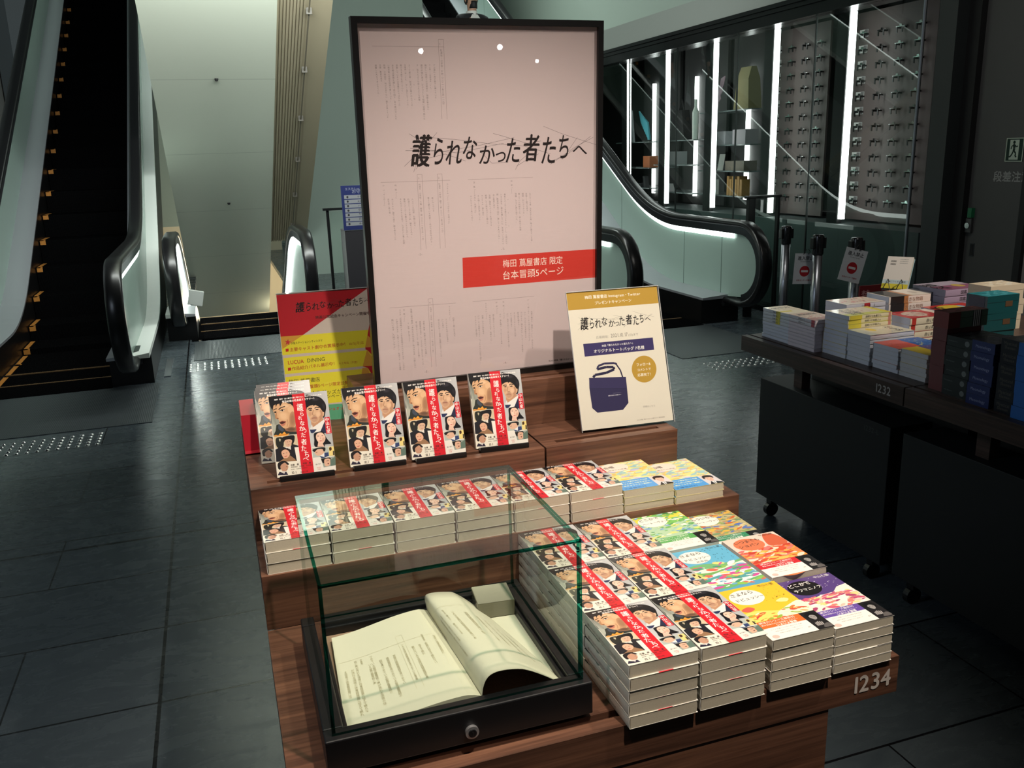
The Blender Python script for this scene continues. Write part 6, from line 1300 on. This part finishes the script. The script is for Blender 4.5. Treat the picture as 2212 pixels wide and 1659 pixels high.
item('storage_box', 'pale grey box on the middle shelf under olive bag', 'box', (4.71, 7.67, 1.55), lambda k: k.box(-.08, .08, -.10, .10, 0, .14), mat('box_grey', rgb(146, 146, 150), .6))
item('storage_box', 'lilac grey box right of the pale grey box', 'box', (4.71, 7.31, 1.55), lambda k: k.box(-.08, .08, -.12, .12, 0, .15), mat('box_lilac', rgb(150, 140, 146), .6))
item('photo_frame', 'white leaning frame on the shelf below the grey box', 'frame', (4.69, 7.76, 1.28), lambda k: k.obox((0, -.05, 0), (.03, 0, .17), (0, .10, 0), (.01, 0, 0)), WHITE)
item('leather_case', 'brown grey case on the shelf over the brushes', 'case', (4.73, 7.43, 1.28), lambda k: k.box(-.08, .08, -.20, .16, 0, .10), mat('case_taupe', rgb(108, 98, 88), .7))
item('brush_holder', 'row of tan brushes on the lowest shelf by the third bay', 'brushes', (4.71, 7.43, 1.02), lambda k: [k.box(-.05, .05, -.16+i*.05, -.12+i*.05, 0, .17+.03*(i % 2)) for i in range(6)], mat('brush_tan', rgb(150, 112, 64), .7))
item('glass_jar', 'clear pale jar left of the tan brushes', 'jar', (4.69, 7.88, 1.02), lambda k: k.cyl((0, 0, 0), (0, 0, .16), .06, n=18), mat('jar_pale', rgb(176, 180, 174), .2))
item('dark_bag', 'black bag with upright handle in the second bay', 'bag', (4.73, 8.70, 1.62), lambda k: (k.loft([[(-.06, -.18, 0), (.06, -.18, 0), (.06, .14, 0), (-.06, .14, 0)], [(-.05, -.10, .34), (.05, -.10, .34), (.05, .10, .34), (-.05, .10, .34)]]), k.tube([(0, -.06, .33), (0, -.02, .46), (0, .05, .33)], .01)), mat('bag_black', rgb(30, 28, 28), .7))
item('bottle', 'white bottle with yellow cap beside the black bag', 'bottle', (4.69, 8.30, 1.62), lambda k: (k.lathe([(0, 0), (.035, 0), (.038, .30), (.016, .36), (.016, .44), (0, .44)], 16)), mat('bottle_white', rgb(206, 206, 200), .4))
item('card_holder', 'small tray of silver cards on the lowest shelf of second bay', 'card tray', (4.69, 8.94, 1.02), lambda k: [k.obox((-.06, -.12+i*.045, .0), (.10, 0, 0), (0, .05, .09), (0, .004, -.002)) for i in range(5)], mat('card_silver', rgb(190, 190, 190), .4))
item('storage_box', 'grey box on the middle shelf of the second bay', 'box', (4.71, 8.77, 1.34), lambda k: k.box(-.08, .08, -.12, .14, 0, .15), mat('box_mid', rgb(126, 126, 128), .6))
item('document_case', 'pale grey document case leaning in the first bay', 'case', (4.67, 9.98, 1.62), lambda k: k.obox((0, -.13, 0), (.03, 0, 0), (0, .20, .04), (0, .07, .40)), mat('doc_grey', rgb(168, 172, 174), .5))
item('folding_fan', 'turquoise pleated fan beside the document case', 'fan', (4.67, 9.55, 1.62), lambda k: [k.obox((.004*i, -.16+i*.04, .02+.03*i), (.02, 0, 0), (0, .05, .006*i), (0, .06, .22-.012*i)) for i in range(7)], mat('fan_turquoise', rgb(70, 150, 164), .6))
item('orange_box', 'orange box on the middle shelf of the first bay', 'box', (4.73, 9.48, 1.30), lambda k: k.box(-.06, .06, -.10, .08, 0, .14), mat('box_orange', rgb(166, 96, 60), .6))
item('stapler_set', 'dark desk tools in the lower first bay', 'desk tools', (4.69, 9.62, 1.05), lambda k: (k.box(-.05, .05, -.05, .09, 0, .05), k.obox((-.03, -.16, 0), (.05, 0, 0), (0, .03, .14), (0, .06, 0))), mat('tools_dark', rgb(52, 52, 54), .4))
# warm lit bookcase seen through the right end of the glass
t = thing('bookcase', 'warm lit brown bookcase seen through the right end of the shop glass', 'bookcase', (6.1, 5.35, 0))
k = MB(); k.box(.25, .28, -.5, .6, .05, 2.8); k.build('back', mat('case_brown', rgb(128, 82, 60), .6), t)
for z in (.95, 1.35, 1.72, 2.1, 2.5): k = MB(); k.box(-.08, .25, -.5, .6, z-.03, z); k.build('shelf', mat('case_shelf', rgb(150, 98, 70), .6), t)
for yy in (-.5, .05, .58): k = MB(); k.box(-.08, .25, yy, yy+.025, .05, 2.8); k.build('side', mat('case_shelf', rgb(150, 98, 70), .6), t)
spot('bookcase_lamp', (5.5, 5.3, 2.75), (6.3, 5.35, 1.5), 25, (1, .78, .55), .03, 80, .5)
for i, (yy, zz, hh, c) in enumerate(((-.20, 1.72, .22, (216, 206, 196)), (-.34, 1.35, .20, (176, 60, 52)), (.20, 1.35, .16, (200, 196, 190)), (-.05, .95, .12, (206, 204, 200)))):
    o = item('shelf_book', ['white book upright on a middle shelf of the brown bookcase', 'red book on the lower shelf of the brown bookcase', 'grey white book on the lower shelf of the brown bookcase', 'small white pack on lowest shelf of the brown bookcase'][i], 'book', (6.14, 5.35+yy, zz), lambda k: k.box(-.06, .06, -.02, .02, 0, hh), mat('shelf_book_%d' % i, rgb(*c), .6))

# ================================================================== PERSON RIDING UP
def skin_fig(name, joints, bones, m, parent, lvl=2):
    me = bpy.data.meshes.new(name); keys = list(joints); me.from_pydata([joints[q][0] for q in keys], [(keys.index(a), keys.index(b)) for a, b in bones], [])
    me.materials.append(m); o = bpy.data.objects.new(name, me); COL.objects.link(o); o.parent = parent
    sk = o.modifiers.new('skin', 'SKIN'); sk.use_smooth_shade = True; sb = o.modifiers.new('sub', 'SUBSURF'); sb.levels = lvl; sb.render_levels = lvl
    for v, q in zip(me.skin_vertices[0].data, keys): r = joints[q][1]; v.radius = r if isinstance(r, tuple) else (r, r)
    me.skin_vertices[0].data[0].use_root = True; return o
t = thing('person', 'person in dark suit and black mask riding up beyond the poster top', 'person', (2.70, 10.40, 1.719), 0.25)
t.scale = (1.05, 1.05, 1.06)
SK = mat('skin', rgb(196, 150, 124), .5); SUIT = mat('dark_suit', rgb(26, 26, 30), .75)
J = {'pel': ((0, 0, .92), (.15, .10)), 'wai': ((0, 0, 1.08), (.125, .09)), 'che': ((0, 0, 1.28), (.16, .105)), 'nec': ((0, .01, 1.44), .052), 'chin': ((0, -.01, 1.52), (.062, .07)), 'brow': ((0, 0, 1.60), (.074, .088)), 'top': ((0, .01, 1.67), (.058, .07))}
B_ = [('pel', 'wai'), ('wai', 'che'), ('che', 'nec'), ('nec', 'chin'), ('chin', 'brow'), ('brow', 'top')]
for s, n_ in ((-1, 'L'), (1, 'R')):
    J.update({n_+'hip': ((s*.09, 0, .84), .085), n_+'kne': ((s*.10, -.015, .48), .055), n_+'ank': ((s*.10, .01, .085), .036), n_+'toe': ((s*.115, -.15, .032), (.042, .024)), n_+'sho': ((s*.175, 0, 1.36), .056), n_+'elb': ((s*.235, .02, 1.10), .040), n_+'wri': ((s*.245, -.06, .86), .026), n_+'pal': ((s*.245, -.085, .79), (.036, .016))})
    B_ += [('pel', n_+'hip'), (n_+'hip', n_+'kne'), (n_+'kne', n_+'ank'), (n_+'ank', n_+'toe'), ('che', n_+'sho'), (n_+'sho', n_+'elb'), (n_+'elb', n_+'wri'), (n_+'wri', n_+'pal')]
    for f in range(4):
        a = (s*.245, -.112+f*.019-.01, .745); J[n_+'f%d' % f] = (a, .009); J[n_+'g%d' % f] = ((s*.238, a[1]-.002, .700-.006*abs(f-1)), .008); B_ += [(n_+'pal', n_+'f%d' % f), (n_+'f%d' % f, n_+'g%d' % f)]
    J[n_+'t'] = ((s*.236, -.130, .785), .010); J[n_+'u'] = ((s*.230, -.145, .752), .009); B_ += [(n_+'pal', n_+'t'), (n_+'t', n_+'u')]
skin_fig('body', J, B_, SK, t)
JK = {q: (p, tuple(x*1.36 for x in r) if isinstance(r, tuple) else r*1.28) for q, (p, r) in J.items() if q in ('pel', 'wai', 'che', 'Lsho', 'Rsho', 'Lelb', 'Relb', 'Lwri', 'Rwri')}
JK['col'] = ((0, .016, 1.425), .082)
skin_fig('jacket', JK, [b for b in B_ if b[0] in JK and b[1] in JK]+[('che', 'col')], SUIT, t)
JT = {'pel': ((0, 0, .93), (.190, .135)), 'wai': ((0, 0, 1.10), (.165, .125))}
for n_ in 'LR':
    for q in ('hip', 'kne', 'ank'): JT[n_+q] = (J[n_+q][0], J[n_+q][1]*1.22+.006)
skin_fig('trousers', JT, [b for b in B_ if b[0] in JT and b[1] in JT], SUIT, t)
for s in (-1, 1):
    k = MB(); k.loft([[(s*.11+dx*w, y, z0+dz*h) for dx, dz in ((-1, 0), (1, 0), (1, .7), (.5, 1), (-.5, 1), (-1, .7))] for y, w, h, z0 in ((.07, .034, .07, 0), (.0, .040, .085, 0), (-.09, .048, .055, 0), (-.19, .034, .034, 0))]); k.build('shoe', BLACK, t)
k = MB(); k.lathe([(0, .105), (.040, .098), (.072, .065), (.083, .02), (.082, -.03), (.070, -.055)], 20, o=(0, .014, 1.60)); h_ = k.build('hair', mat('black_hair', rgb(20, 18, 18), .5), t, smooth=True)
for v in h_.data.vertices:
    v.co.y = .014+(v.co.y-.014)*1.12
    if v.co.y < -.03 and v.co.z < 1.64: v.co.y = -.03; v.co.z = max(v.co.z, 1.635)
k = MB(); k.loft([[(.052*math.sin(a), -.012-.078*math.cos(a), z) for a in [math.radians(-80+16*i) for i in range(11)]] for z in (1.487, 1.515, 1.545, 1.568)], closed=False); mk_ = k.build('mask', MBLACK, t, smooth=True); md = mk_.modifiers.new('solid', 'SOLIDIFY'); md.thickness = .006
for s in (-1, 1):
    k = MB(); k.lathe([(0, -.008), (.008, 0), (0, .008)], 10, o=(s*.030, -.083, 1.598)); k.build('eye', BLACK, t); k = MB(); k.lathe([(0, -.026), (.011, -.01), (.013, .012), (0, .026)], 10, o=(s*.078, .008, 1.585)); k.build('ear', SK, t, smooth=True)
k = MB(); k.lathe([(.125, 1.22), (.120, 1.30), (.098, 1.37), (.066, 1.42)], 20, o=(0, .0, 0)); sh_ = k.build('shirt', WHITE, t, smooth=True)
for v in sh_.data.vertices: v.co.y = v.co.y*.95-.012
k = MB(); k.loft([[(.066*math.sin(a), .012-.074*math.cos(a)-.012*(1.46-z)*10, z) for a in [math.radians(-110+22*i) for i in range(11)]] for z in (1.405, 1.43, 1.462)], closed=False); k.build('collar', WHITE, t)
